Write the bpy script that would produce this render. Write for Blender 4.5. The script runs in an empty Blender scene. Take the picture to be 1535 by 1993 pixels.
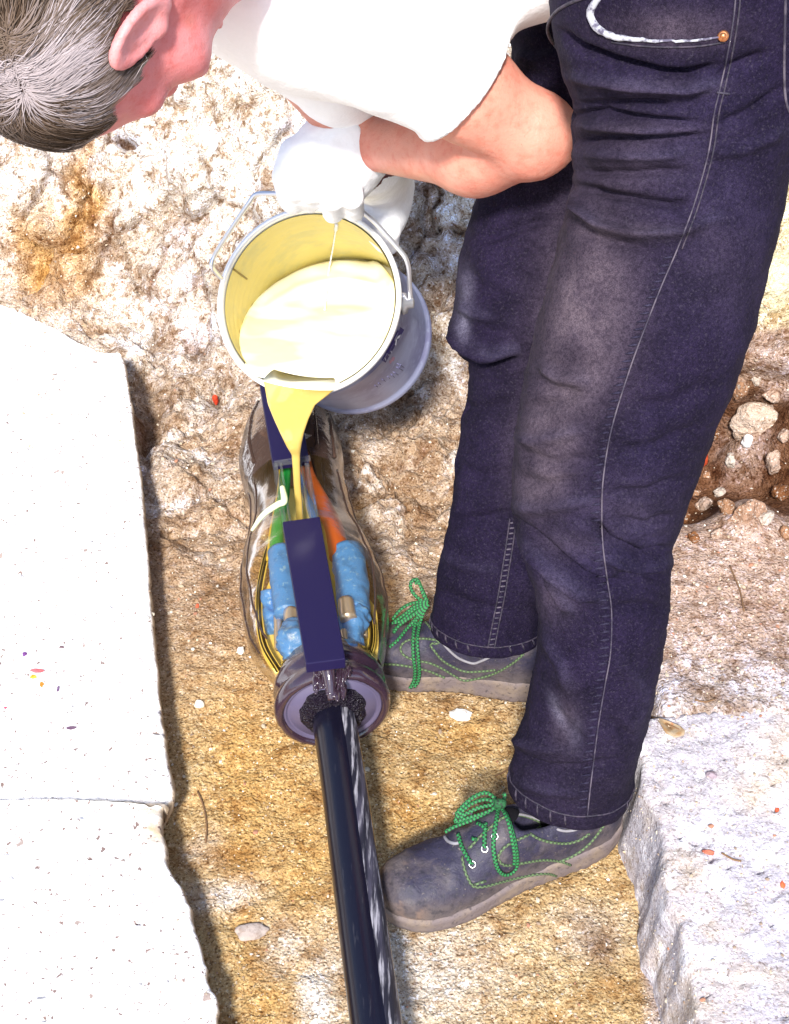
import bpy, math, random
import numpy as np
from mathutils import Vector
from mathutils.bvhtree import BVHTree

random.seed(7)
RNG = np.random.default_rng(7)
sc = bpy.context.scene
COL = sc.collection

# ------------------------------------------------------------------ camera, sky, sun, exposure
CAMZ, PITCH, F, CX, CY = 1.39, math.radians(42.0), 2700.0, 767.5, 996.5
cam = bpy.data.cameras.new('camera')
cam.sensor_fit = 'VERTICAL'
cam.sensor_height = 24.0
cam.lens = F / 1993.0 * 24.0
cam.clip_start, cam.clip_end = 0.02, 200.0
cam_o = bpy.data.objects.new('camera', cam)
COL.objects.link(cam_o)
cam_o.location = (0, 0, CAMZ)
cam_o.rotation_euler = (math.radians(90) - PITCH, 0, 0)
sc.camera = cam_o

SUN = Vector((-0.10, -0.71, 0.69)).normalized()          # towards the sun
world = bpy.data.worlds.new('World')
sc.world = world
world.use_nodes = True
wn = world.node_tree
sky = wn.nodes.new('ShaderNodeTexSky')
sky.sky_type = 'NISHITA'
sky.sun_disc = False
sky.sun_elevation = math.asin(SUN.z)
sky.sun_rotation = math.atan2(SUN.x, SUN.y)
wn.links.new(sky.outputs[0], wn.nodes['Background'].inputs[0])
wn.nodes['Background'].inputs[1].default_value = 0.15
sun = bpy.data.lights.new('sun', 'SUN')
sun.energy = 4.3
sun.angle = math.radians(7.0)
sun.color = (1.0, 0.965, 0.91)
sun_o = bpy.data.objects.new('sun', sun)
COL.objects.link(sun_o)
sun_o.location = (0, 0, 5)
sun_o.rotation_euler = SUN.to_track_quat('Z', 'Y').to_euler()
vs = sc.view_settings
vs.view_transform = 'Standard'
vs.look = 'None'
vs.gamma = 1.0
vs.use_curve_mapping = False
vs.exposure = 0.95

# ------------------------------------------------------------------ measuring helpers (positions are real-world metres)
CP, SP = math.cos(PITCH), math.sin(PITCH)


def ray(px, py):
    r, u = (px - CX) / F, (CY - py) / F
    return np.array([r, CP + u * SP, -SP + u * CP])


CAM = np.array([0, 0, CAMZ])


def at(px, py, d):            # d = depth along the view axis
    return CAM + ray(px, py) * d


def atY(px, py, y):
    r = ray(px, py)
    return CAM + r * (y / r[1])


def atZ(px, py, z):
    r = ray(px, py)
    return CAM + r * ((z - CAMZ) / r[2])


def project(P):
    Q = np.asarray(P, float) - CAM
    d = Q[..., 1] * CP - Q[..., 2] * SP
    u = Q[..., 1] * SP + Q[..., 2] * CP
    d = np.maximum(d, 0.05)
    return CX + F * Q[..., 0] / d, CY - F * u / d, d


# ------------------------------------------------------------------ noise
def _hash(ix, iy, iz, seed):
    h = (ix * 374761393 + iy * 668265263 + iz * 2147483647 + seed * 1274126177) & 0xFFFFFFFF
    h = ((h ^ (h >> 13)) * 1274126177) & 0xFFFFFFFF
    h = ((h ^ (h >> 16)) * 2246822519) & 0xFFFFFFFF
    return ((h ^ (h >> 15)) & 0xFFFFFF) / float(0xFFFFFF)


def vnoise(P, seed=0):
    P = np.asarray(P, float)
    I = np.floor(P).astype(np.int64)
    f = P - I
    f = f * f * f * (f * (f * 6 - 15) + 10)
    out = 0
    for dx in (0, 1):
        wx = f[..., 0] if dx else 1 - f[..., 0]
        for dy in (0, 1):
            wy = f[..., 1] if dy else 1 - f[..., 1]
            for dz in (0, 1):
                wz = f[..., 2] if dz else 1 - f[..., 2]
                out = out + wx * wy * wz * _hash(I[..., 0] + dx, I[..., 1] + dy, I[..., 2] + dz, seed)
    return out * 2 - 1


def fbm(P, octv=4, seed=0, gain=0.5):
    a, s, tot = 1.0, 0, 0
    P = np.asarray(P, float)
    for k in range(octv):
        s = s + a * vnoise(P * (2.03 ** k), seed + k * 17)
        tot += a
        a *= gain
    return s / tot


def worley(P, seed=0):
    P = np.asarray(P, float)
    I = np.floor(P).astype(np.int64)
    f1 = np.full(P.shape[:-1], 9.0)
    f2 = np.full(P.shape[:-1], 9.0)
    cid = np.zeros(P.shape[:-1])
    for dx in (-1, 0, 1):
        for dy in (-1, 0, 1):
            for dz in (-1, 0, 1):
                J = I + np.array([dx, dy, dz])
                c = np.stack([_hash(J[..., 0], J[..., 1], J[..., 2], seed + k) for k in range(3)], -1)
                d = np.linalg.norm(J + c - P, axis=-1)
                idv = _hash(J[..., 0], J[..., 1], J[..., 2], seed + 9)
                closer = d < f1
                f2 = np.where(closer, f1, np.minimum(f2, d))
                cid = np.where(closer, idv, cid)
                f1 = np.where(closer, d, f1)
    return f1, f2, cid


def sstep(a, b, x):
    t = np.clip((x - a) / (b - a), 0, 1)
    return t * t * (3 - 2 * t)


def blob(px, py, x, y, rx, ry=None, rot=0.0):
    ry = ry or rx
    c, s = math.cos(math.radians(rot)), math.sin(math.radians(rot))
    u, v = (px - x) * c + (py - y) * s, -(px - x) * s + (py - y) * c
    return np.exp(-((u / rx) ** 2 + (v / ry) ** 2))


def polydist(px, py, pts):
    d = np.full(np.shape(px), 1e9)
    sd = np.zeros(np.shape(px))
    tt = np.zeros(np.shape(px))
    n = len(pts) - 1
    for i in range(n):
        (x0, y0), (x1, y1) = pts[i], pts[i + 1]
        L2 = (x1 - x0) ** 2 + (y1 - y0) ** 2 + 1e-9
        t = np.clip(((px - x0) * (x1 - x0) + (py - y0) * (y1 - y0)) / L2, 0, 1)
        ex, ey = px - (x0 + t * (x1 - x0)), py - (y0 + t * (y1 - y0))
        e = np.hypot(ex, ey)
        m = e < d
        sd = np.where(m, np.sign((x1 - x0) * ey - (y1 - y0) * ex), sd)
        tt = np.where(m, (i + t) / n, tt)
        d = np.where(m, e, d)
    return d, sd, tt


# ------------------------------------------------------------------ mesh helpers
def tag(o, label=None, cat=None, group=None, kind=None):
    if label:
        o['label'] = label
    if cat:
        o['category'] = cat
    if group:
        o['group'] = group
    if kind:
        o['kind'] = kind
    return o


def empty(name, loc, label, cat, group=None):
    o = bpy.data.objects.new(name, None)
    COL.objects.link(o)
    o.location = loc
    o.empty_display_size = 0.05
    return tag(o, label, cat, group)


def root_loc(o):
    v = np.zeros(3)
    while o is not None:
        v += np.array(o.location)
        o = o.parent
    return v


def make(name, V, Fc, mat, parent=None, smooth=True, col=None, uv=None):
    V = np.asarray(V, float)
    me = bpy.data.meshes.new(name)
    W = V - root_loc(parent) if parent is not None else V
    if isinstance(Fc, np.ndarray):
        Fc = Fc.tolist()
    me.from_pydata(W.tolist(), [], Fc)
    if smooth:
        me.polygons.foreach_set('use_smooth', [True] * len(me.polygons))
    if col is not None:
        a = me.color_attributes.new('Col', 'FLOAT_COLOR', 'POINT')
        c = np.ones((len(V), 4))
        c[:, :np.shape(col)[1]] = col
        a.data.foreach_set('color', c.ravel())
    if uv is not None:
        l = me.uv_layers.new(name='UVMap')
        idx = np.empty(len(me.loops), dtype=np.int64)
        me.loops.foreach_get('vertex_index', idx)
        l.data.foreach_set('uv', np.asarray(uv, float)[idx].ravel())
    me.materials.append(mat)
    me.update()
    o = bpy.data.objects.new(name, me)
    COL.objects.link(o)
    if parent is not None:
        o.parent = parent
    return o


def grid_faces(n, m, closed=False, off=0):
    i = np.arange(n - 1)[:, None]
    j = np.arange(m if closed else m - 1)[None, :]
    k = (j + 1) % m
    a, b, c, d = i * m + j, i * m + k, (i + 1) * m + k, (i + 1) * m + j
    return np.stack([a, b, c, d], -1).reshape(-1, 4) + off


def join(parts):
    V, Fs, o = [], [], 0
    for v, f in parts:
        v = np.asarray(v, float)
        V.append(v)
        Fs += [[i + o for i in q] for q in (f.tolist() if isinstance(f, np.ndarray) else f)]
        o += len(v)
    return np.concatenate(V), Fs


def loft(R, cap=(True, True)):      # R: (n, m, 3) closed rings
    n, m = R.shape[:2]
    Fc = grid_faces(n, m, True).tolist()
    if cap[0]:
        Fc.append(list(range(m))[::-1])
    if cap[1]:
        Fc.append([(n - 1) * m + j for j in range(m)])
    return R.reshape(-1, 3), Fc


def resample(pts, n=None, step=None):
    P = np.asarray(pts, float)
    # Catmull-Rom
    Q = [2 * P[0] - P[1]] + list(P) + [2 * P[-1] - P[-2]]
    out = []
    for i in range(1, len(Q) - 2):
        for t in np.linspace(0, 1, 12, endpoint=False):
            a, b, c, d = Q[i - 1], Q[i], Q[i + 1], Q[i + 2]
            out.append(0.5 * (2 * b + (c - a) * t + (2 * a - 5 * b + 4 * c - d) * t ** 2 + (3 * b - a - 3 * c + d) * t ** 3))
    out.append(P[-1])
    out = np.array(out)
    s = np.concatenate([[0], np.cumsum(np.linalg.norm(np.diff(out, axis=0), axis=1))])
    if n is None:
        n = max(3, int(s[-1] / step) + 1)
    q = np.linspace(0, s[-1], n)
    return np.stack([np.interp(q, s, out[:, k]) for k in range(out.shape[1])], -1)


def tube(pts, r, m=8, cap=True, flat=1.0, upv=None):
    P = np.asarray(pts, float)
    n = len(P)
    rr = np.broadcast_to(np.asarray(r, float), (n,))
    T = np.gradient(P, axis=0)
    T /= np.linalg.norm(T, axis=1)[:, None] + 1e-12
    N = np.array([0, 0, 1.0]) if upv is None else np.asarray(upv, float)
    if abs(T[0] @ N) > 0.9:
        N = np.array([0, 1.0, 0])
    rings = []
    a = np.linspace(0, 2 * np.pi, m, endpoint=False)
    for i in range(n):
        N = N - T[i] * (N @ T[i])
        N /= np.linalg.norm(N) + 1e-12
        B = np.cross(T[i], N)
        rings.append(P[i] + rr[i] * (np.cos(a)[:, None] * B + np.sin(a)[:, None] * N * flat))
    V, Fc = loft(np.array(rings), (cap, cap))
    s = np.concatenate([[0], np.cumsum(np.linalg.norm(np.diff(P, axis=0), axis=1))])
    uv = np.stack([np.repeat(s, m), np.tile(a / (2 * np.pi), n)], -1)
    return V, Fc, uv


def box8(c):                         # 8 corners: bottom 4 then top 4
    return np.asarray(c, float), [[3, 2, 1, 0], [4, 5, 6, 7], [0, 1, 5, 4], [1, 2, 6, 5], [2, 3, 7, 6], [3, 0, 4, 7]]


def bevel(o, w, seg=2):
    b = o.modifiers.new('bevel', 'BEVEL')
    b.width = w
    b.segments = seg
    b.limit_method = 'ANGLE'
    return o


def frame(axis, hint=(0, 0, 1)):
    a = np.asarray(axis, float)
    a /= np.linalg.norm(a)
    h = np.asarray(hint, float)
    h = h - a * (h @ a)
    h /= np.linalg.norm(h)
    return a, h, np.cross(a, h)


def lathe(c, axis, prof, m=64, hint=(0, 0, 1), cap=(False, False)):   # prof: (t along axis, radius)
    a, h, b = frame(axis, hint)
    th = np.linspace(0, 2 * np.pi, m, endpoint=False)
    R = np.array([c + a * t + r * (np.cos(th)[:, None] * h + np.sin(th)[:, None] * b) for t, r in prof])
    return loft(R, cap)


def ico(sub=2):
    t = (1 + 5 ** 0.5) / 2
    V = np.array([[-1, t, 0], [1, t, 0], [-1, -t, 0], [1, -t, 0], [0, -1, t], [0, 1, t], [0, -1, -t], [0, 1, -t], [t, 0, -1], [t, 0, 1], [-t, 0, -1], [-t, 0, 1]], float)
    Fc = [[0, 11, 5], [0, 5, 1], [0, 1, 7], [0, 7, 10], [0, 10, 11], [1, 5, 9], [5, 11, 4], [11, 10, 2], [10, 7, 6], [7, 1, 8], [3, 9, 4], [3, 4, 2], [3, 2, 6], [3, 6, 8], [3, 8, 9], [4, 9, 5], [2, 4, 11], [6, 2, 10], [8, 6, 7], [9, 8, 1]]
    V = (V / np.linalg.norm(V, axis=1)[:, None]).tolist()
    for _ in range(sub):
        cache, nf = {}, []

        def mid(a, b):
            k = (min(a, b), max(a, b))
            if k not in cache:
                p = (np.array(V[a]) + np.array(V[b]))
                V.append((p / np.linalg.norm(p)).tolist())
                cache[k] = len(V) - 1
            return cache[k]
        for a, b, c in Fc:
            x, y, z = mid(a, b), mid(b, c), mid(c, a)
            nf += [[a, x, z], [b, y, x], [c, z, y], [x, y, z]]
        Fc = nf
    return np.array(V), Fc


def rock_mesh(seed, sub=3, squash=(1, 1, 1), rough=0.25, facets=0.5):
    V, Fc = ico(sub)
    rg = np.random.default_rng(seed)
    D = V.copy()
    r = np.ones(len(V))
    for _ in range(14):                                   # planar cuts give stone facets
        n = rg.normal(size=3)
        n /= np.linalg.norm(n)
        c = rg.uniform(0.62, 0.95)
        dn = V @ n
        lim = np.where(dn > 0.05, c / np.maximum(dn, 0.05), 9)
        r = np.minimum(r, 1 * (1 - facets) + facets * np.minimum(lim, 1)) if facets < 1 else np.minimum(r, lim)
    r = r * (1 + rough * fbm(V * 1.7 + seed * 3.1, 4, seed))
    return V * r[:, None] * np.array(squash), Fc


# ---- signed distance modelling
def s_cone(P, a, b, ra, rb):
    a, b = np.asarray(a, float), np.asarray(b, float)
    ab = b - a
    t = np.clip(((P - a) @ ab) / (ab @ ab), 0, 1)
    return np.linalg.norm(P - (a + t[..., None] * ab), axis=-1) - (ra + (rb - ra) * t)


def s_ell(P, c, r, ax=None):
    Q = P - np.asarray(c, float)
    if ax is not None:
        Q = Q @ np.asarray(ax, float).T
    r = np.asarray(r, float)
    k0 = np.linalg.norm(Q / r, axis=-1)
    k1 = np.linalg.norm(Q / (r * r), axis=-1) + 1e-9
    return k0 * (k0 - 1) / k1


def smin(a, b, k):
    h = np.clip(0.5 + 0.5 * (b - a) / k, 0, 1)
    return b + (a - b) * h - k * h * (1 - h)


def smax(a, b, k):
    return -smin(-a, -b, k)


def snets(f, lo, hi, h):
    lo, hi = np.asarray(lo, float), np.asarray(hi, float)
    n = np.ceil((hi - lo) / h).astype(int) + 1
    ax = [lo[k] + np.arange(n[k]) * h for k in range(3)]
    G = np.stack(np.meshgrid(*ax, indexing='ij'), -1)
    D = f(G.reshape(-1, 3)).reshape(n)
    S = D < 0
    c = [n[0] - 1, n[1] - 1, n[2] - 1]
    cs = np.zeros(c, int)
    for i in (0, 1):
        for j in (0, 1):
            for k in (0, 1):
                cs += S[i:i + c[0], j:j + c[1], k:k + c[2]]
    mask = (cs > 0) & (cs < 8)
    acc = np.zeros(tuple(c) + (3,))
    cnt = np.zeros(c)
    for axis in range(3):
        o = [a for a in range(3) if a != axis]
        for p in (0, 1):
            for q in (0, 1):
                s0 = [0, 0, 0]
                s0[o[0]], s0[o[1]] = p, q
                s1 = list(s0)
                s1[axis] = 1
                A = D[s0[0]:s0[0] + c[0], s0[1]:s0[1] + c[1], s0[2]:s0[2] + c[2]]
                B = D[s1[0]:s1[0] + c[0], s1[1]:s1[1] + c[1], s1[2]:s1[2] + c[2]]
                m = ((A < 0) != (B < 0)) & mask
                t = np.where(m, A / np.where(m, A - B, 1), 0)
                v = np.zeros(tuple(c) + (3,))
                v[..., o[0]], v[..., o[1]] = p, q
                v[..., axis] = t
                acc += v * m[..., None]
                cnt += m
    idx = -np.ones(c, int)
    idx[mask] = np.arange(mask.sum())
    I = np.argwhere(mask)
    V = lo + (I + acc[mask] / cnt[mask][:, None]) * h
    Fs = []
    for axis in range(3):
        o = [a for a in range(3) if a != axis]
        A = np.take(S, range(n[axis] - 1), axis)
        B = np.take(S, range(1, n[axis]), axis)
        E = np.argwhere(A != B)
        ok = (E[:, o[0]] > 0) & (E[:, o[1]] > 0) & (E[:, o[0]] < n[o[0]] - 1) & (E[:, o[1]] < n[o[1]] - 1)
        E = E[ok]
        fl = A[tuple(E.T)]

        def cell(d0, d1):
            X = E.copy()
            X[:, o[0]] -= d0
            X[:, o[1]] -= d1
            return idx[tuple(X.T)]
        q = np.stack([cell(1, 1), cell(0, 1), cell(0, 0), cell(1, 0)], -1)
        if axis == 1:
            fl = ~fl
        q[~fl] = q[~fl][:, ::-1]
        Fs.append(q)
    return V, np.concatenate(Fs)


def bvh_of(V, Fc):
    if isinstance(Fc, np.ndarray):
        Fc = Fc.tolist()
    return BVHTree.FromPolygons([Vector(v) for v in V], Fc)


def cast(bvhs, px, py, off=0.0, default=None):
    d = ray(px, py)
    L = np.linalg.norm(d)
    best = None
    for b in (bvhs if isinstance(bvhs, (list, tuple)) else [bvhs]):
        h = b.ray_cast(Vector(CAM), Vector(d / L))
        if h[0] is not None and (best is None or h[3] < best[1]):
            best = (np.array(h[0]), h[3])
    if best is None:
        return None if default is None else at(px, py, default)
    return best[0] - d / L * off


def drape(bvhs, pts, off, step=0.004, default=None, maxjump=None):
    q = resample(np.array(pts, float), step=6.0)
    out, last = [], None
    for x, y in q:
        p = cast(bvhs, x, y, off)
        if p is not None:
            d = project(p)[2]
            if maxjump and last is not None and abs(d - last) > maxjump:
                d = last + math.copysign(maxjump, d - last)
                p = at(x, y, d)
            last = d
        elif last is not None or default:
            p = at(x, y, last or default)
        if p is not None:
            out.append(p)
    return resample(out, step=step)


# ------------------------------------------------------------------ materials
def mat(name, col=(0.5, 0.5, 0.5), rough=0.6, metal=0.0, layers=(), bumps=(), attr=False, spec=0.5, coat=0.0, sss=0.0, stretch=None, alpha_glass=None):
    m = bpy.data.materials.new(name)
    m.use_nodes = True
    nt = m.node_tree
    N, L = nt.nodes, nt.links
    bs = N['Principled BSDF']
    bs.inputs['Roughness'].default_value = rough
    bs.inputs['Metallic'].default_value = metal
    bs.inputs['Specular IOR Level'].default_value = spec
    bs.inputs['Coat Weight'].default_value = coat
    if sss:
        bs.inputs['Subsurface Weight'].default_value = sss
        bs.inputs['Subsurface Radius'].default_value = (1.0, 0.35, 0.2)
        bs.inputs['Subsurface Scale'].default_value = 0.006
    tc = N.new('ShaderNodeTexCoord')
    src = tc.outputs['Object']
    if stretch:
        mp = N.new('ShaderNodeMapping')
        mp.inputs['Scale'].default_value = stretch[:3]
        if len(stretch) > 3:
            mp.inputs['Rotation'].default_value = stretch[3]
        L.new(src, mp.inputs[0])
        src = mp.outputs[0]

    def tex(kind, scale, detail=4, dist=0.0):
        if kind == 'voro':
            t = N.new('ShaderNodeTexVoronoi')
            t.inputs['Scale'].default_value = scale
            L.new(src, t.inputs['Vector'])
            return t.outputs['Distance'], t
        t = N.new('ShaderNodeTexNoise')
        t.inputs['Scale'].default_value = scale
        t.inputs['Detail'].default_value = detail
        t.inputs['Roughness'].default_value = 0.6
        t.inputs['Distortion'].default_value = dist
        L.new(src, t.inputs['Vector'])
        return t.outputs['Fac'], t
    if attr:
        at_ = N.new('ShaderNodeAttribute')
        at_.attribute_name = 'Col'
        cur = at_.outputs['Color']
    else:
        rgb = N.new('ShaderNodeRGB')
        rgb.outputs[0].default_value = (*col, 1)
        cur = rgb.outputs[0]
    for ly in layers:       # (kind, scale, colour, lo, hi, blend, detail)
        kind, scale, c2, lo, hi = ly[:5]
        blend = ly[5] if len(ly) > 5 else 'MIX'
        fac, _ = tex(kind, scale, ly[6] if len(ly) > 6 else 4)
        mr = N.new('ShaderNodeMapRange')
        mr.inputs['From Min'].default_value = lo
        mr.inputs['From Max'].default_value = hi
        mr.inputs['To Max'].default_value = ly[7] if len(ly) > 7 else 1.0
        L.new(fac, mr.inputs['Value'])
        fo = mr.outputs[0]
        if len(ly) > 8:                                  # 'bank' or 'floor' weighting by the soil map
            wv_ = at_.outputs['Alpha']
            if ly[8] == 'floor':
                iv = N.new('ShaderNodeMath')
                iv.operation = 'SUBTRACT'
                iv.inputs[0].default_value = 1.0
                L.new(wv_, iv.inputs[1])
                wv_ = iv.outputs[0]
            mu = N.new('ShaderNodeMath')
            mu.operation = 'MULTIPLY'
            L.new(fo, mu.inputs[0])
            L.new(wv_, mu.inputs[1])
            fo = mu.outputs[0]
        mx = N.new('ShaderNodeMix')
        mx.data_type = 'RGBA'
        mx.blend_type = blend
        L.new(fo, mx.inputs['Factor'])
        L.new(cur, mx.inputs['A'])
        mx.inputs['B'].default_value = (*c2, 1)
        cur = mx.outputs['Result']
    L.new(cur, bs.inputs['Base Color'])
    prev = None
    for bm_ in bumps:       # (kind, scale, strength, distance)
        fac, _ = tex(bm_[0], bm_[1], 5)
        b = N.new('ShaderNodeBump')
        b.inputs['Strength'].default_value = bm_[2]
        b.inputs['Distance'].default_value = bm_[3]
        L.new(fac, b.inputs['Height'])
        if prev is not None:
            L.new(prev, b.inputs['Normal'])
        prev = b.outputs[0]
    if prev is not None:
        L.new(prev, bs.inputs['Normal'])
    if alpha_glass:         # thin clear plastic: tinted see-through with a glossy skin
        tr = N.new('ShaderNodeBsdfTransparent')
        tr.inputs[0].default_value = (*alpha_glass[0], 1)
        gl = N.new('ShaderNodeBsdfGlossy')
        gl.inputs['Roughness'].default_value = alpha_glass[1]
        df = N.new('ShaderNodeBsdfDiffuse')
        df.inputs[0].default_value = (*col, 1)
        m1 = N.new('ShaderNodeMixShader')
        m1.inputs[0].default_value = alpha_glass[2]
        L.new(tr.outputs[0], m1.inputs[1])
        L.new(df.outputs[0], m1.inputs[2])
        fr = N.new('ShaderNodeFresnel')
        fr.inputs[0].default_value = 1.10
        if prev is not None:
            L.new(prev, fr.inputs['Normal'])
            L.new(prev, gl.inputs['Normal'])
        m2 = N.new('ShaderNodeMixShader')
        ms_ = N.new('ShaderNodeMath')
        ms_.operation = 'MULTIPLY'
        ms_.inputs[1].default_value = 0.65
        L.new(fr.outputs[0], ms_.inputs[0])
        L.new(ms_.outputs[0], m2.inputs[0])
        L.new(m1.outputs[0], m2.inputs[1])
        L.new(gl.outputs[0], m2.inputs[2])
        L.new(m2.outputs[0], N['Material Output'].inputs[0])
    return m


def lace_mat(name, ca, cb, freq, twist=2.0):
    m = bpy.data.materials.new(name)
    m.use_nodes = True
    N, L = m.node_tree.nodes, m.node_tree.links
    bs = N['Principled BSDF']
    bs.inputs['Roughness'].default_value = 0.75
    uv = N.new('ShaderNodeUVMap')
    mp = N.new('ShaderNodeMapping')
    mp.inputs['Scale'].default_value = (freq, twist * 2, 1)
    L.new(uv.outputs[0], mp.inputs[0])
    ck = N.new('ShaderNodeTexChecker')
    ck.inputs['Scale'].default_value = 1.0
    ck.inputs['Color1'].default_value = (*ca, 1)
    ck.inputs['Color2'].default_value = (*cb, 1)
    L.new(mp.outputs[0], ck.inputs['Vector'])
    L.new(ck.outputs['Color'], bs.inputs['Base Color'])
    return m


M = {}
M['ground'] = mat('earth', attr=True, rough=0.95, spec=0.1,
                  layers=[('noise', 6, (0.62, 0.50, 0.36), 0.48, 0.68, 'MULTIPLY', 6, 0.8), ('noise', 21, (0.42, 0.28, 0.16), 0.52, 0.64, 'MULTIPLY', 7, 0.8, 'bank'), ('noise', 24, (0.66, 0.52, 0.38), 0.5, 0.66, 'MULTIPLY', 7, 0.7, 'floor'),
                          ('noise', 17, (1.5, 1.75, 2.2), 0.52, 0.64, 'MULTIPLY', 7, 0.8, 'bank'), ('noise', 70, (0.40, 0.27, 0.16), 0.52, 0.62, 'MULTIPLY', 7, 0.85, 'bank'), ('noise', 75, (0.62, 0.48, 0.34), 0.52, 0.68, 'MULTIPLY', 6, 0.6, 'floor'),
                          ('noise', 120, (1.6, 1.85, 2.4), 0.55, 0.66, 'MULTIPLY', 6, 0.75, 'bank'), ('noise', 110, (1.5, 1.75, 2.3), 0.54, 0.66, 'MULTIPLY', 6, 0.8, 'floor'), ('noise', 130, (0.50, 0.33, 0.20), 0.58, 0.68, 'MULTIPLY', 6, 0.6, 'floor'),
                          ('noise', 290, (0.30, 0.19, 0.115), 0.52, 0.64, 'MULTIPLY', 4, 0.85), ('noise', 340, (1.8, 2.1, 2.7), 0.565, 0.68, 'MULTIPLY', 3, 0.8)],
                  bumps=[('noise', 60, 0.8, 0.010), ('noise', 230, 0.8, 0.004), ('voro', 260, 0.5, 0.003)])
M['slab'] = mat('pale_concrete', attr=True, rough=0.9, spec=0.15,
                layers=[('noise', 6, (0.88, 0.85, 0.82), 0.55, 0.75, 'MULTIPLY', 5), ('noise', 150, (0.16, 0.10, 0.085), 0.632, 0.67, 'MIX', 2, 0.95), ('noise', 420, (0.30, 0.22, 0.19), 0.63, 0.67, 'MIX', 2, 0.8), ('noise', 42, (0.25, 0.18, 0.15), 0.655, 0.69, 'MIX', 7, 0.9)],
                bumps=[('noise', 90, 0.5, 0.004)])
M['footing'] = mat('dusty_concrete', (0.41, 0.38, 0.42), rough=0.95, spec=0.1,
                   layers=[('noise', 5, (0.52, 0.41, 0.30), 0.52, 0.66, 'MIX', 6, 0.8), ('noise', 30, (0.40, 0.33, 0.27), 0.55, 0.68, 'MIX', 6, 0.7), ('noise', 28, (0.66, 0.64, 0.68), 0.5, 0.6, 'MIX', 6, 0.85),
                           ('noise', 240, (0.30, 0.22, 0.18), 0.53, 0.66, 'MULTIPLY', 4, 0.7), ('noise', 330, (0.88, 0.87, 0.88), 0.58, 0.68, 'MIX', 3, 0.7)],
                   bumps=[('noise', 70, 0.5, 0.006), ('noise', 260, 0.6, 0.004)])
M['rock'] = mat('weathered_stone', attr=True, rough=0.95, spec=0.1,
                layers=[('noise', 20, (0.5, 0.38, 0.25), 0.5, 0.7, 'MULTIPLY', 6, 0.7), ('noise', 110, (0.4, 0.3, 0.2), 0.55, 0.68, 'MULTIPLY', 5, 0.8), ('noise', 260, (0.85, 0.8, 0.72), 0.56, 0.68, 'MIX', 3, 0.7)],
                bumps=[('noise', 60, 0.8, 0.01), ('noise', 240, 0.7, 0.004)])
M['denim'] = mat('dark_denim', attr=True, rough=0.9, spec=0.12,
                 layers=[('noise', 900, (0.35, 0.33, 0.38), 0.4, 0.62, 'MULTIPLY', 2, 0.7), ('noise', 30, (0.55, 0.53, 0.62), 0.42, 0.62, 'MULTIPLY', 6, 0.8), ('noise', 260, (0.5, 0.48, 0.55), 0.46, 0.6, 'MULTIPLY', 4, 0.7), ('noise', 430, (0.075, 0.064, 0.085), 0.55, 0.72, 'MIX', 3, 0.26)],
                 bumps=[('noise', 800, 0.25, 0.0012), ('noise', 40, 0.25, 0.006)])
M['stitch'] = mat('pale_thread', (0.085, 0.068, 0.09), rough=0.8, layers=[('noise', 45, (0.022, 0.017, 0.034), 0.42, 0.58)])
M['stitch_dark'] = mat('faded_thread', (0.042, 0.030, 0.048), rough=0.8, layers=[('noise', 200, (0.014, 0.011, 0.022), 0.42, 0.55)])
M['worn_edge'] = mat('worn_pocket_edge', (0.36, 0.36, 0.40), rough=0.9, layers=[('noise', 150, (0.08, 0.07, 0.11), 0.46, 0.6)])
M['copper'] = mat('copper', (0.55, 0.22, 0.09), rough=0.35, metal=0.9)
M['skin'] = mat('skin', attr=True, rough=0.5, spec=0.35, sss=0.15,
                layers=[('noise', 30, (0.92, 0.60, 0.56), 0.45, 0.7, 'MULTIPLY', 6, 0.65), ('noise', 120, (0.95, 0.72, 0.66), 0.5, 0.7, 'MULTIPLY', 5, 0.6), ('noise', 330, (0.72, 0.45, 0.38), 0.64, 0.74, 'MULTIPLY', 3, 0.6)],
                bumps=[('noise', 55, 0.25, 0.005), ('noise', 420, 0.3, 0.0015)])
M['shirt'] = mat('white_cotton', (0.86, 0.86, 0.87), rough=0.9, spec=0.1, bumps=[('noise', 14, 0.25, 0.02)])
M['glove'] = mat('white_work_glove', (0.85, 0.85, 0.87), rough=0.85, spec=0.15, bumps=[('noise', 45, 0.3, 0.008), ('noise', 500, 0.15, 0.001)])
M['hair'] = mat('grey_hair', attr=True, rough=0.55, spec=0.2)
M['shoe'] = mat('dusty_leather', attr=True, rough=0.6, spec=0.35,
                layers=[('noise', 22, (0.115, 0.092, 0.086), 0.5, 0.66, 'MIX', 8, 0.65), ('noise', 120, (0.016, 0.016, 0.024), 0.5, 0.66, 'MIX', 6, 0.7), ('noise', 240, (0.22, 0.18, 0.155), 0.62, 0.74, 'MIX', 5, 0.55)],
                bumps=[('noise', 55, 0.5, 0.006), ('noise', 300, 0.35, 0.0015)])
M['sole'] = mat('dusty_rubber', (0.15, 0.12, 0.12), rough=0.8, spec=0.2,
                layers=[('noise', 30, (0.20, 0.155, 0.125), 0.46, 0.62, 'MIX', 7), ('noise', 160, (0.055, 0.045, 0.05), 0.56, 0.7, 'MIX', 5, 0.8)], bumps=[('noise', 120, 0.5, 0.003)])
M['sock'] = mat('black_sock', (0.005, 0.0045, 0.006), rough=0.95, spec=0.1)
M['lace'] = lace_mat('green_black_lace', (0.012, 0.17, 0.042), (0.005, 0.028, 0.012), 460)
M['knot'] = mat('lace_knot_green', (0.008, 0.085, 0.022), rough=0.8, layers=[('noise', 400, (0.004, 0.012, 0.006), 0.45, 0.6)])
M['piping'] = lace_mat('dusty_green_piping', (0.085, 0.14, 0.055), (0.035, 0.045, 0.028), 380)
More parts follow.
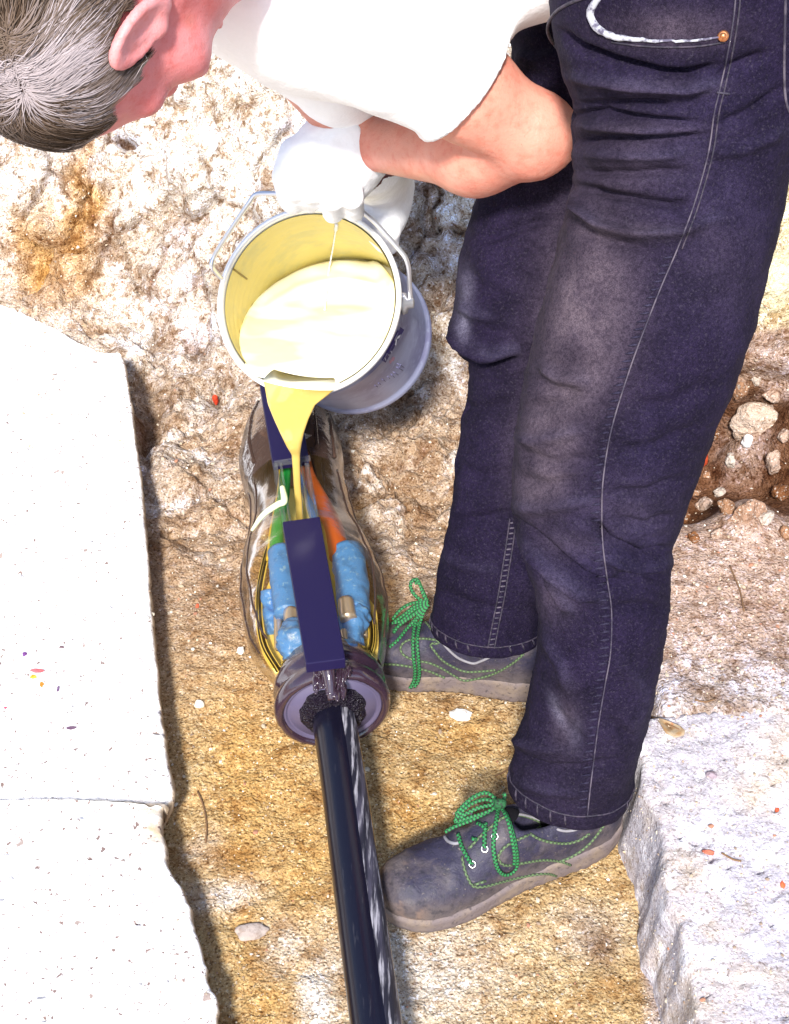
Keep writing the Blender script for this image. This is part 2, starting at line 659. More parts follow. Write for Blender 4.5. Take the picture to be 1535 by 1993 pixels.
M['collar'] = mat('grey_collar_tape', (0.20, 0.19, 0.21), rough=0.7)
M['eyelet'] = mat('steel_eyelet', (0.5, 0.5, 0.52), rough=0.3, metal=1.0)
M['can'] = mat('galvanised_tin', (0.40, 0.42, 0.60), rough=0.42, metal=0.35,
               layers=[('noise', 16, (0.26, 0.255, 0.43), 0.45, 0.65, 'MIX', 5), ('noise', 80, (0.50, 0.53, 0.70), 0.55, 0.7, 'MIX', 5, 0.7)], bumps=[('noise', 30, 0.12, 0.004)])
M['rim'] = mat('bright_tin', (0.80, 0.80, 0.81), rough=0.35, metal=0.35)
M['can_in'] = mat('resin_coated_tin', (0.60, 0.50, 0.15), rough=0.4,
                  layers=[('noise', 22, (0.46, 0.42, 0.17), 0.48, 0.62, 'MIX', 4, 0.7)])
M['can_seam'] = mat('seam_solder', (0.22, 0.15, 0.03), rough=0.5)
M['wire'] = mat('zinc_wire', (0.62, 0.62, 0.66), rough=0.35, metal=0.8)
M['resin'] = mat('cream_resin', (0.82, 0.69, 0.34), rough=0.14, spec=0.5, stretch=(1.0, 2.6, 1.0, (0, 0, 0.5)), layers=[('noise', 6.5, (0.88, 0.86, 0.70), 0.38, 0.56, 'MIX', 2, 0.95)])
M['resin_dark'] = mat('yellow_resin', (0.52, 0.37, 0.095), rough=0.1, spec=0.6, coat=0.4)
M['resin_pool'] = mat('settled_resin', (0.80, 0.66, 0.22), rough=0.2, layers=[('noise', 30, (0.66, 0.50, 0.13), 0.5, 0.66)])
M['navy'] = mat('navy_plastic', (0.008, 0.005, 0.036), rough=0.5, spec=0.25, bumps=[('noise', 400, 0.05, 0.001)])
M['label'] = mat('navy_print', (0.03, 0.02, 0.14), rough=0.5)
M['label_white'] = mat('white_print', (0.75, 0.76, 0.85), rough=0.5)
M['label_grey'] = mat('faded_print', (0.16, 0.15, 0.28), rough=0.5)
M['label_red'] = mat('faded_red_print', (0.38, 0.20, 0.28), rough=0.5)
M['shell'] = mat('smoky_clear_plastic', (0.17, 0.10, 0.03), rough=0.1, bumps=[('noise', 24, 0.25, 0.006)], alpha_glass=((0.90, 0.81, 0.62), 0.16, 0.10))
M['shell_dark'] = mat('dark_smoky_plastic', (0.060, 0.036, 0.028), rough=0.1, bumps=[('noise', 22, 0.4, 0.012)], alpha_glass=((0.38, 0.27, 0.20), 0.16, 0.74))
M['clear'] = mat('clear_plastic', (0.5, 0.5, 0.5), rough=0.1, alpha_glass=((0.90, 0.91, 0.90), 0.04, 0.06))
M['disc'] = mat('lavender_plastic', (0.085, 0.072, 0.125), rough=0.32, spec=0.5)
M['ring'] = mat('glossy_smoke_tape', (0.030, 0.016, 0.026), rough=0.15, spec=0.6, coat=0.5, bumps=[('noise', 30, 0.25, 0.006)])
M['putty'] = mat('black_putty', (0.009, 0.005, 0.012), rough=0.4, spec=0.3, bumps=[('voro', 420, 1.0, 0.004)])
M['cable'] = mat('black_cable_sheath', (0.0045, 0.004, 0.010), rough=0.24, spec=0.4, stretch=(1, 0.10, 1, (0, 0, 0.13)),
                 layers=[('noise', 190, (0.03, 0.028, 0.034), 0.62, 0.72, 'MIX', 4, 0.6)], bumps=[('noise', 120, 0.1, 0.001)])
M['scuff'] = mat('scuffed_sheath', (0.006, 0.0055, 0.014), rough=0.6, stretch=(1, 0.09, 1, (0, 0, 0.13)), layers=[('noise', 90, (0.05, 0.045, 0.07), 0.46, 0.62, 'MIX', 7), ('noise', 230, (0.40, 0.38, 0.42), 0.52, 0.66, 'MIX', 8, 0.8)], bumps=[('noise', 200, 0.5, 0.002)])
M['green_wire'] = mat('green_insulation', (0.015, 0.26, 0.04), rough=0.35)
M['yellow_wire'] = mat('yellow_insulation', (0.55, 0.42, 0.03), rough=0.35)
M['brown_wire'] = mat('brown_insulation', (0.36, 0.075, 0.012), rough=0.35)
M['blue_wire'] = mat('blue_insulation', (0.02, 0.10, 0.30), rough=0.35)
M['blue_sleeve'] = mat('blue_wrap', (0.055, 0.235, 0.80), rough=0.38, layers=[('noise', 60, (0.03, 0.14, 0.48), 0.54, 0.68, 'MIX', 5, 0.7), ('noise', 110, (0.32, 0.55, 0.88), 0.58, 0.70, 'MIX', 4, 0.6)], bumps=[('noise', 45, 0.5, 0.006)])
M['silver'] = mat('aluminium_sleeve', (0.62, 0.58, 0.66), rough=0.3, metal=0.7)
M['fibre'] = mat('yellow_filler_strand', (0.70, 0.56, 0.13), rough=0.4)
M['tie'] = mat('pale_cable_tie', (0.66, 0.72, 0.42), rough=0.4)
M['pebble'] = mat('pebble', attr=True, rough=0.9, spec=0.15, layers=[('noise', 160, (0.55, 0.45, 0.38), 0.5, 0.7, 'MULTIPLY', 5, 0.7)], bumps=[('noise', 160, 0.6, 0.003)])
M['leaf'] = mat('dry_leaf', (0.26, 0.15, 0.065), rough=0.6, layers=[('noise', 60, (0.36, 0.29, 0.20), 0.45, 0.65), ('noise', 90, (0.30, 0.09, 0.03), 0.6, 0.7)])
M['root'] = mat('dry_root', (0.16, 0.085, 0.04), rough=0.9)

# ------------------------------------------------------------------ ground and bank: one earth sheet
def foot_y(x):
    return np.interp(x, [-1.2, -0.5, -0.2, 0.1, 0.3, 0.45, 0.6, 1.4], [2.12, 2.06, 1.83, 1.83, 1.66, 1.50, 1.42, 1.36])


xs = np.concatenate([np.linspace(-7, -1.0, 10), np.arange(-0.95, -0.66, 0.02), np.arange(-0.66, 0.86, 0.0042), np.arange(0.87, 1.2, 0.03), np.linspace(1.3, 7, 10)])
ys = np.concatenate([np.linspace(-4, 0.2, 8), np.arange(0.25, 0.5, 0.02), np.arange(0.5, 1.36, 0.0045), np.arange(1.36, 2.42, 0.0027), np.linspace(2.45, 3.2, 20), np.linspace(3.5, 9, 8)])
GX, GY = np.meshgrid(xs, ys)
fy = foot_y(GX)
t = GY - fy
bank = np.where(t > 0, np.minimum(0.78, 1.65 * np.sqrt(t * t + 0.0016) - 0.066), 0)
bank = np.where(t > 0, np.maximum(bank, 0), 0)
side = 0.135 * sstep(0.275, 0.32, GX + 0.012 * fbm(np.stack([GY * 14, GY * 0, GY * 0], -1), 3, 9)) * sstep(0.95, 1.06, GY) + 0.10 * sstep(0.36, 0.6, GX) * (1 - sstep(0.93, 1.02, GY)) + 0.03 * sstep(-0.42, -0.62, GX) + 0.4 * sstep(0.9, 2.5, GX) + 0.4 * sstep(-0.9, -2.5, GX)
GZ = side + bank
onb = sstep(-0.05, 0.12, t) * (1 - sstep(0.62, 0.8, bank))
B0 = np.stack([GX, GY, GZ], -1)
gpx, gpy, gd = project(B0)
spill = sstep(1.30, 1.62, GY) * sstep(0.36, 0.28, GX) * (1 - onb)
near = (np.abs(GX) < 1.0) & (GY > 0.4) & (GY < 2.6)
f1, f2, cid = worley(B0 * np.array([9, 9, 9]) + 0.35 * fbm(B0 * 14, 3, 5)[..., None], 3)
lump = (0.5 - f1) * 0.5 + (cid - 0.5) * 0.7 + 0.6 * np.sin(cid * 50) * (GX * 9 % 1.0 - 0.5) * 0 + 0.5 * ((np.sin(cid * 91) * (B0[..., 0] * 9) + np.cos(cid * 57) * (B0[..., 2] * 9)) % 1.0 - 0.5) * sstep(0.05, 0.3, f2 - f1)
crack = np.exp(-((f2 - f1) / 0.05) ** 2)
f1b, f2b, cidb = worley(B0 * 34 + 0.3 * fbm(B0 * 40, 2, 8)[..., None], 11)
n_lo = fbm(B0 * 3.2, 3, 21)
n_mid = fbm(B0 * 16, 4, 31)
n_hi = fbm(B0 * 75, 4, 41)
disp = onb * (0.050 * lump - 0.014 * crack + 0.04 * n_lo + 0.046 * n_mid) + 0.006 * n_mid * (1 - onb) + (0.003 + 0.0045 * onb) * n_hi + (0.0025 + 0.0045 * onb) * (0.5 - f1b)
disp += 0.012 * n_lo * (1 - onb) * sstep(1.1, 1.6, GY) + spill * (0.022 * lump - 0.008 * crack + 0.022 * n_mid + 0.005 * n_hi)
# hollows, ledges and steps seen in the bank
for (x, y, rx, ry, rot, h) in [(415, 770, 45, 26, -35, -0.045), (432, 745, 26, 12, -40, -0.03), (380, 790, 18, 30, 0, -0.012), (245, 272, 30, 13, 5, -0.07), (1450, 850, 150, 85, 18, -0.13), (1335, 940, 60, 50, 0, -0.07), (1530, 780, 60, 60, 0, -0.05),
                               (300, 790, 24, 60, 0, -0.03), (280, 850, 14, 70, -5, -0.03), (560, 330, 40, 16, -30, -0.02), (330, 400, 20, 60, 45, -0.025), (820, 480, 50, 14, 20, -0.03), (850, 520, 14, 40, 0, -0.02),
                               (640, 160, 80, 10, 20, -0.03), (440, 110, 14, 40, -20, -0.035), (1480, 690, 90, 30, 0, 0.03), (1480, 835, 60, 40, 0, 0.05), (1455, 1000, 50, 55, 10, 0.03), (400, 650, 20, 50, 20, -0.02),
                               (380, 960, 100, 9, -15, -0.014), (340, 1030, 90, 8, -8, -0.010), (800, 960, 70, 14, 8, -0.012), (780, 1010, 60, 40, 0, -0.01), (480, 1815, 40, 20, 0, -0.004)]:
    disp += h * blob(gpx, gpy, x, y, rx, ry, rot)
far = 1 - near * 1.0
disp = disp * np.where(near, 1, 0.3)
nx, ny, nz = np.zeros_like(onb), -0.75 * onb, 1 - 0.4 * onb
nl = np.sqrt(ny ** 2 + nz ** 2)
GV = B0 + np.stack([nx, ny / nl, nz / nl], -1) * disp[..., None]
# earth colours by place: paler high on the bank, browner in hollows and cracks
tan, ochre, white, brown, pink, yel = [np.array(c) for c in ((0.375, 0.262, 0.168), (0.46, 0.26, 0.075), (0.68, 0.63, 0.56), (0.11, 0.042, 0.014), (0.42, 0.30, 0.235), (0.46, 0.32, 0.145))]
gc = np.broadcast_to(tan, B0.shape).copy()


def tint(c, w):
    global gc
    w = np.clip(w, 0, 1)[..., None]
    gc = gc * (1 - w) + c * w


wob = 40 * fbm(B0 * 12, 3, 77)
qx, qy = gpx + wob, gpy + 40 * fbm(B0 * 12, 3, 78)
tint(yel, sstep(1150, 1500, qy) * 0.8)
tint(ochre, 0.75 * blob(qx, qy, 470, 1500, 90, 200) + 0.6 * blob(qx, qy, 600, 1650, 60, 260, 0) + 0.7 * blob(qx, qy, 800, 1580, 60, 50) + 0.8 * blob(qx, qy, 520, 1930, 60, 70) + 0.6 * blob(qx, qy, 460, 1760, 30, 120))
tint(ochre, 0.6 * blob(qx, qy, 900, 1420, 90, 60))
tint(white, 0.75 * sstep(900, 520, qy) * sstep(1250, 1150, qx) * (1 - 0.55 * blob(qx, qy, 820, 720, 120, 200)))
tint(white * 1.1, 0.7 * sstep(420, 250, qy) * sstep(1250, 1150, qx))
tint(tan, 0.8 * sstep(380, 480, n_mid * 400 + 330) * onb * sstep(300, 600, qy))
tint(ochre * 0.9, 1.0 * blob(qx, qy, 110, 530, 95, 110) + 0.9 * blob(qx, qy, 165, 380, 30, 130) + 0.6 * blob(qx, qy, 330, 400, 60, 20, -40) + 0.6 * blob(qx, qy, 60, 420, 60, 40))
tint(white * 0.9, 0.8 * blob(qx, qy, 810, 1900, 160, 90) + 0.95 * blob(qx, qy, 625, 1970, 32, 90) + 0.9 * blob(qx, qy, 425, 1725, 55, 36) + 0.5 * blob(qx, qy, 400, 1640, 30, 20) + 0.6 * blob(qx, qy, 540, 1840, 40, 50) + 0.5 * blob(qx, qy, 1150, 1800, 80, 60))
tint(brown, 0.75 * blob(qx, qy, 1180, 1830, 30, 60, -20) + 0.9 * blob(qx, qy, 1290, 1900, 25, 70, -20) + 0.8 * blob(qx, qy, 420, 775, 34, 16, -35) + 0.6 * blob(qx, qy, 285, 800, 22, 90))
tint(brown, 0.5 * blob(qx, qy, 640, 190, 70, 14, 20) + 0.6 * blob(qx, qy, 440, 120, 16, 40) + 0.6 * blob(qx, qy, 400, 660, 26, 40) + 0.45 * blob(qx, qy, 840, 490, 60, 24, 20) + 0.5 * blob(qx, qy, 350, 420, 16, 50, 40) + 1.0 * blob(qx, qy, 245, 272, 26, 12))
rgt = sstep(1240, 1300, gpx)
tint(pink, rgt * sstep(620, 660, qy))
tint(brown, rgt * sstep(735, 775, qy) * sstep(1010, 960, qy) * 0.95)
tint(pink * 1.05, 0.8 * blob(gpx, gpy, 1480, 830, 42, 40) + 0.6 * blob(gpx, gpy, 1445, 1000, 40, 55))
tint(np.array((0.64, 0.56, 0.36)), rgt * sstep(650, 610, gpy))
tint(brown, 0.8 * blob(qx, qy, 1450, 655, 60, 6))
tint(np.array((0.48, 0.44, 0.44)), 0.8 * rgt * sstep(1180, 1380, qy))
stone_w = onb * (1 - rgt) * sstep(0.45, 0.62, cid)
tint(white, 0.45 * stone_w)
tint(np.array((0.50, 0.40, 0.33)), 0.5 * onb * (1 - rgt) * sstep(0.30, 0.16, cid))
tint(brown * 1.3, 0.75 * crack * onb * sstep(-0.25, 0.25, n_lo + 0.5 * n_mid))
tint(np.array((0.40, 0.21, 0.06)), 0.95 * blob(qx, qy, 105, 540, 95, 90) + 0.8 * blob(qx, qy, 165, 400, 26, 110) + 0.5 * blob(qx, qy, 40, 440, 50, 40))
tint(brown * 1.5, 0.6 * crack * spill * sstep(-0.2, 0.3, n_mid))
tint(white, 0.35 * spill * sstep(0.5, 0.7, cid))
gcol = np.concatenate([gc, np.clip(onb + 0.85 * spill + 0.75 * rgt * sstep(1420, 1380, gpy), 0, 1)[..., None]], -1).reshape(-1, 4)
ground_faces = grid_faces(len(ys), len(xs))
G_V = GV.reshape(-1, 3)
ground = make('ground', G_V, ground_faces, M['ground'], col=gcol)
tag(ground, kind='structure')
G_BVH = bvh_of(G_V, ground_faces)


def ground_z(x, y):
    h = G_BVH.ray_cast(Vector((x, y, 3)), Vector((0, 0, -1)))
    return h[0].z if h[0] is not None else 0.0


# ------------------------------------------------------------------ slabs along the trench
def slab(name, edge, ztop, yfront, yrear, xfar, label, m, rough_edge=0.0012, rows=170, cols=150, right=False, lean=-0.03, seed=1, pit=0.004, cat='concrete slab'):
    e = np.array([atZ(px, py, ztop)[:2] for px, py in edge])
    e = e[np.argsort(e[:, 1])]
    R = []
    sgn = -1 if right else 1
    for ti in np.linspace(0, 1, rows):
        s = np.linspace(0, 1, cols) ** 0.55
        x_e0 = np.interp(yfront(1) * (1 - ti) + yrear(1) * ti, e[:, 1], e[:, 0])
        x = xfar + (x_e0 - xfar) * s
        y = np.array([yfront(q) * (1 - ti) + yrear(q) * ti for q in s])
        xe = np.interp(y, e[:, 1], e[:, 0]) + rough_edge * fbm(np.stack([y * 40, y * 0, y * 0 + seed], -1), 4, seed)
        x = xfar + (xe - xfar) * s
        top = np.stack([x, y, np.full_like(x, ztop)], -1)
        pz = fbm(top * 26, 4, seed + 3) * 0.004 + fbm(top * 110, 3, seed + 5) * pit * 0.7
        pits = np.clip(fbm(top * 130, 2, seed + 8) - 0.42, 0, 1) * pit * 8
        top[:, 2] += pz - pits
        E = top[-1]
        sidev = []
        for q, (dx, dz) in enumerate([(0.002, -0.001), (0.0045, -0.004), (0.006, -0.010)] + [(0.006 + lean * k / 7, -0.010 - (ztop + 0.03) * k / 7) for k in range(1, 8)]):
            w = (0.005 if right else 0.004) * fbm(np.array([[E[1] * 30, q * 0.8, seed]]), 3, seed + 2)[0] * min(1, q / 3)
            sidev.append([E[0] + sgn * (dx + w), E[1], E[2] + dz])
        R.append(np.concatenate([[[x[0], y[0], -0.05]], top, sidev]))
    R = np.array(R)
    n, k = R.shape[:2]
    V = R.reshape(-1, 3)
    Fc = grid_faces(n, k).tolist()
    if right:
        Fc = [q[::-1] for q in Fc]
    Fc.append(list(range(k)))
    Fc.append([(n - 1) * k + j for j in range(k)][::-1])
    pxs_, pys_, _ = project(V)
    cc = np.broadcast_to(np.array((0.80, 0.78, 0.77)), V.shape).copy()
    if not right:
        dirt = np.clip(1.1 * blob(pxs_, pys_, 300, 1612, 34, 46) + 0.5 * blob(pxs_, pys_, 250, 1570, 60, 14) + 0.55 * blob(pxs_, pys_, 20, 1290, 34, 40), 0, 1) * np.clip(0.6 + 0.9 * fbm(V * 60, 4, seed), 0, 1)
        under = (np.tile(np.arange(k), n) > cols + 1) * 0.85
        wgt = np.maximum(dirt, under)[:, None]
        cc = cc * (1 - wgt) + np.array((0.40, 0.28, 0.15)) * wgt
    o = make(name, V, Fc, m, col=cc)
    # flat faces at both ends are fan-free n-gons
    tag(o, label, cat)
    return o, V, Fc


ZS = 0.06
p_seam = atZ(318, 1572, ZS)
rear_pts = np.array([atZ(x, y, ZS)[:2] for x, y in [(-250, 545), (-60, 575), (30, 600), (55, 615), (110, 640), (150, 665), (205, 688), (232, 688)]])
edge_u = [(228, 685), (236, 700), (250, 790), (268, 930), (281, 1080), (290, 1220), (302, 1330), (312, 1440), (329, 1535), (328, 1556), (316, 1568), (305, 1578)]
x_l, x_r = -1.3, atZ(232, 688, ZS)[0]
slab1, s1V, s1F = slab('concrete_slab', edge_u, ZS, lambda s: p_seam[1] + 0.012 * math.sin(s * 9), lambda s: float(np.interp(x_l + (x_r - x_l) * s, rear_pts[:, 0], rear_pts[:, 1])), x_l,
                       'large white pitted concrete slab along the left side of the trench', M['slab'], seed=4)
edge_l = [(303, 1570), (305, 1600), (312, 1650), (312, 1680), (345, 1722), (358, 1760), (362, 1790), (376, 1820), (390, 1870), (403, 1915), (412, 1940), (415, 1993), (420, 2080), (430, 2200)]
slab2, s2V, s2F = slab('concrete_slab', edge_l, ZS - 0.001, lambda s: 0.25, lambda s: p_seam[1] - 0.0005 + 0.012 * math.sin(s * 9), x_l,
                       'white broken-edged concrete slab at the lower left corner', M['slab'], seed=9, rough_edge=0.005)
edge_r = [(1246, 1420), (1254, 1480), (1262, 1540), (1298, 1625), (1306, 1705), (1318, 1760), (1340, 1827), (1356, 1900), (1369, 1993), (1390, 2110), (1400, 2200)]
foot_rear = atZ(1250, 1400, 0.13)[1]
footing, fV, fF = slab('concrete_footing', edge_r, 0.13, lambda s: 0.25, lambda s: foot_rear + 0.16 * (1 - s), 1.5,
                       'low dusty white concrete footing along the right of the trench behind the heel', M['footing'], right=True, lean=0.014, seed=14, pit=0.003, rough_edge=0.005, cat='concrete footing')
S_BVH = [bvh_of(s1V, s1F), bvh_of(s2V, s2F), bvh_of(fV, fF)]
ALLG = [G_BVH] + S_BVH

# ------------------------------------------------------------------ cable and joint mould
A0 = atZ(648, 1383, 0.10)
B0_ = atZ(566, 800, 0.115)
JA = (B0_ - A0) / np.linalg.norm(B0_ - A0)           # joint axis, away from the camera
joint = empty('cable_joint', (A0[0], (A0[1] + B0_[1]) / 2, 0.0), 'smoky clear cable joint mould being filled with resin on the trench floor', 'cable joint')
rows = [(1318, 545, 745), (1300, 528, 748), (1285, 512, 751), (1250, 488, 757), (1200, 474, 757), (1150, 466, 747), (1100, 471, 727), (1060, 478, 702), (1020, 487, 690), (980, 488, 680), (940, 474, 670), (900, 463, 668), (860, 469, 661), (830, 480, 648), (808, 492, 632)]


def joint_ring(y, l, r, m=72, scale=1.0, zc=0.105):
    c = atZ((l + r) / 2, y, zc)
    d = project(c)[2]
    rad = (r - l) / 2 / F * d * scale
    th = np.linspace(0, 2 * np.pi, m, endpoint=False)
    rz = np.minimum(rad, zc - 0.006)
    z = np.where(np.sin(th) < 0, rz, rad * 0.98) * np.sin(th)
    side_ = np.array([1, JA[0] / -JA[1], 0]) if False else np.array([JA[1], -JA[0], 0])
    return c + np.cos(th)[:, None] * rad * side_ + z[:, None] * np.array([0, 0, 1.0])


yy = np.linspace(1318, 808, 70)
rws = np.array(rows[::-1], float)
LL, RR = np.interp(yy, rws[:, 0], rws[:, 1]), np.interp(yy, rws[:, 0], rws[:, 2])
ker = np.array([1, 2, 3, 2, 1]) / 9
LL[2:-2], RR[2:-2] = np.convolve(LL, ker, 'valid'), np.convolve(RR, ker, 'valid')
rings = np.array([joint_ring(y, l, r) for y, l, r in zip(yy, LL, RR)])
# soft creases in the blown plastic
cen = rings.mean(1, keepdims=True)
rel = rings - cen
rings = cen + rel * (1 + 0.035 * fbm(rings * 22, 3, 51) + 0.02 * fbm(rings * np.array([60, 8, 60]), 3, 52))[..., None]
rings[..., 2] = np.maximum(rings[..., 2], 0.006)
i_dark = int(np.argmin(np.abs(yy - 955)))
V, Fc = loft(rings[:i_dark + 1], (False, False))
# filling slot: drop shell faces under the open channel
cenz = np.array([np.mean(V[q], axis=0) for q in Fc])
cpx, cpy, _ = project(cenz)
keep = ~((cenz[:, 2] > 0.14) & (cpx > 550) & (cpx < 612) & (cpy < 1025) & (cpy > 890))
shell = make('shell', V, [q for q, k in zip(Fc, keep) if k], M['shell'], joint)
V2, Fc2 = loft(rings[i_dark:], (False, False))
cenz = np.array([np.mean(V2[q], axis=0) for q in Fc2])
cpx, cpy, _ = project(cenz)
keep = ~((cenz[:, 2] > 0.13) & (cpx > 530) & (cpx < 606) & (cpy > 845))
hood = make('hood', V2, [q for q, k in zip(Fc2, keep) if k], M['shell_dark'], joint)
# raised mould ribs on hood and shell
ribs = []
for frac in (0.10, 0.17, 0.24, 0.31, 0.66, 0.73, 0.8, 0.87, 0.40, 0.60):
    j = int(frac * 72)
    ribs.append(tube(rings[i_dark + 2:-1, j] * 1.0 + np.array([0, 0, 0.001]), 0.0028, 6)[:2])
for j in (3, 34, 30, 7):
    ribs.append(tube(rings[6:i_dark, j] + np.array([0, 0, 0.0005]), 0.0014, 6)[:2])
v, f = join(ribs)
make('mould_rib', v, f, M['shell_dark'], joint)
# rail of two navy strips with a clear channel between
ZR = 0.205


def rail_pts(ty):
    xl = np.interp(ty, [740, 1292], [504, 595])
    xr = np.interp(ty, [740, 1292], [572, 672])
    return xl, xr


def rail(y0, y1, z, skew=10, th=0.012, name='rail', m='navy', inset=0):
    (xl0, xr0), (xl1, xr1) = rail_pts(y0), rail_pts(y1)
    top = [atZ(xl1 + inset, y1, z), atZ(xr1 - inset, y1 - skew, z), atZ(xr0 - inset, y0 - skew, z), atZ(xl0 + inset, y0, z)]
    bot = [p - np.array([0, 0, th]) for p in top]
    v, f = box8(bot + top)
    return bevel(make(name, v, f, M[m], joint, smooth=False), 0.0012, 2)


rail(1015, 1292, ZR, th=0.016)
rail(745, 898, ZR, th=0.016)
for sx in (0, 1):                    # clear channel walls
    for w, (da, db) in enumerate([(0, 9), (13, 18)] if sx == 0 else [(-9, 0), (-19, -14)]):
        x = [rail_pts(900)[sx], rail_pts(1013)[sx]]
        top = [atZ(x[1] + da, 1013, ZR - 0.001), atZ(x[1] + db, 1013, ZR - 0.001), atZ(x[0] + db, 900, ZR - 0.001), atZ(x[0] + da, 900, ZR - 0.001)]
        bot = [p - np.array([0, 0, 0.034]) for p in top]
        v, f = box8(bot + top)
        bevel(make('channel_wall', v, f, M['clear'], joint, smooth=False), 0.001, 2)
v, f = box8([p - np.array([0, 0, 0.004]) for p in [atZ(534, 904, ZR), atZ(604, 893, ZR), atZ(603, 887, ZR), atZ(533, 898, ZR)]] + [p + np.array([0, 0, 0.001]) for p in [atZ(534, 904, ZR), atZ(604, 893, ZR), atZ(603, 887, ZR), atZ(533, 898, ZR)]])
make('channel_lip', v, f, M['clear'], joint, smooth=False)
# resin already in the mould
lvl = 0.100
rr = []
for y, l, r in zip(yy[4:52], LL[4:52], RR[4:52]):
    q = joint_ring(y, l, r, 48, float(np.interp(y, [930, 960, 1080, 1190, 1310], [0.05, 0.4, 0.46, 0.84, 0.88])))
    q[:, 2] = np.clip(q[:, 2], 0.012, lvl)
    rr.append(q)
v, f = loft(np.array(rr))
make('resin_pool', v, f, M['resin_pool'], joint)


def ptube(name, pts, z, rpx, m, parent=joint, n=40, lump=0.0, seed=0, mm=16, bulge=None):
    P = resample([atZ(x, y, zz) for (x, y), zz in zip(pts, z)], n=n)
    d = project(P)[2]
    r = np.interp(np.linspace(0, 1, n), np.linspace(0, 1, len(rpx)), rpx) / F * d
    V, Fc, uv = tube(P, r, mm)
    if lump:
        c = np.repeat(P, mm, 0)
        rel = V - c
        V = c + rel * (1 + lump * fbm(V * 60 + seed, 3, seed) + lump * 0.7 * fbm(V * 140, 2, seed + 3))[:, None]
    return make(name, V, Fc, m, parent, uv=uv)


ptube('wire', [(560, 880), (555, 920), (552, 960), (543, 1010), (538, 1070), (545, 1110)], [0.165, 0.16, 0.15, 0.14, 0.14, 0.13], [10, 11, 12, 13, 14, 14], M['green_wire'])['label'] = 'green insulated wire'
ptube('wire', [(551, 890), (545, 960), (531, 1030), (524, 1090)], [0.152, 0.148, 0.135, 0.135], [7, 7, 7, 7], M['yellow_wire'])['label'] = 'yellow striped wire'
ptube('wire', [(590, 885), (602, 930), (630, 985), (650, 1030), (660, 1085)], [0.16, 0.16, 0.15, 0.15, 0.14], [12, 13, 16, 19, 20], M['brown_wire'])['label'] = 'reddish brown insulated wire'
ptube('wire', [(588, 900), (594, 950), (604, 985), (615, 1020)], [0.135, 0.135, 0.13, 0.12], [8, 9, 9, 9], M['blue_wire'])['label'] = 'dark blue insulated wire'
for pts, z, r, s in [([(545, 1072), (552, 1130), (560, 1195)], [0.14, 0.135, 0.13], [24, 27, 26], 1), ([(676, 1072), (684, 1130), (690, 1195)], [0.14, 0.135, 0.13], [32, 33, 31], 2),
                     ([(524, 1150), (526, 1180), (531, 1235)], [0.12, 0.11, 0.10], [16, 21, 14], 3), ([(575, 1215), (570, 1250), (580, 1290)], [0.14, 0.14, 0.12], [20, 34, 18], 4),
                     ([(692, 1196), (684, 1225), (680, 1272)], [0.13, 0.13, 0.12], [30, 28, 24], 5)]:
    ptube('blue_sleeve', pts, z, r, M['blue_sleeve'], lump=0.34 if s > 2 else 0.08, seed=s, mm=28, n=30)
for pts, z, r in [([(567, 1190), (566, 1226)], [0.138, 0.138], [15, 15]), ([(540, 1200), (543, 1262)], [0.118, 0.118], [8, 9]), ([(672, 1170), (678, 1205)], [0.15, 0.15], [16, 16]), ([(712, 1190), (708, 1240)], [0.11, 0.11], [7, 7]), ([(668, 1228), (672, 1250)], [0.15, 0.15], [7, 7])]:
    ptube('metal_connector', pts, z, r, M['silver'], n=10, lump=0.1)
st = []
for k in range(12):
    o = random.uniform(-7, 7)
    st.append(tube(resample([atZ(528 + o, 1050 + k, 0.115), atZ(514 + o, 1110, 0.115), atZ(506 + o, 1170, 0.115), atZ(515 + o * 1.3, 1250, 0.115), atZ(548 + o * 1.5, 1310, 0.115)], n=26), 0.0019, 6)[:2])
for k in range(9):
    o = random.uniform(-6, 6)
    st.append(tube(resample([atZ(708 + o, 1170 + k, 0.115), atZ(722 + o, 1215, 0.115), atZ(721 + o, 1260, 0.115), atZ(700 + o * 1.3, 1305, 0.115)], n=22), 0.0019, 6)[:2])
for k in range(7):
    o = random.uniform(-8, 8)
    st.append(tube(resample([atZ(556 + o, 1290, 0.12), atZ(580 + o, 1305 + o, 0.125), atZ(612, 1318 + o * 0.4, 0.12)], n=12), 0.0022, 6)[:2])
v, f = join(st)
tag(make('filler_strand', v, f, M['fibre'], joint), kind='stuff')
ptube('cable_tie', [(549, 948), (553, 975), (540, 982), (512, 1002), (490, 1032)], [0.212, 0.212, 0.21, 0.198, 0.17], [5, 7, 6, 5, 3], M['tie'], mm=8)
# end cap, tape ring, putty
cap_c = A0
prof_ring = [(0.075, 0.052), (0.062, 0.060), (0.050, 0.064), (0.040, 0.0685), (0.031, 0.069), (0.024, 0.0655), (0.017, 0.069), (0.008, 0.0705), (0.001, 0.069), (-0.003, 0.065), (-0.002, 0.0605), (0.004, 0.0585)]
v, f = lathe(cap_c, JA, prof_ring, 96)
v = v + 0.0012 * fbm(v * 80, 3, 9)[:, None]
make('clamp_ring', v, f, M['ring'], joint)
v, f = lathe(cap_c, JA, [(0.004, 0.0595), (0.0005, 0.0585), (0.0005, 0.0565), (0.003, 0.0555), (0.003, 0.0525), (0.001, 0.0515), (0.001, 0.020)], 96)
make('end_cap', v, f, M['disc'], joint)
v, f = lathe(cap_c, JA, [(0.006, 0.041), (-0.003, 0.0405), (-0.008, 0.037), (-0.012, 0.031), (-0.013, 0.024)], 120)
P_ = np.asarray(v)
cdir = (P_ - cap_c)
f1p, _, _ = worley(P_ * 330, 5)
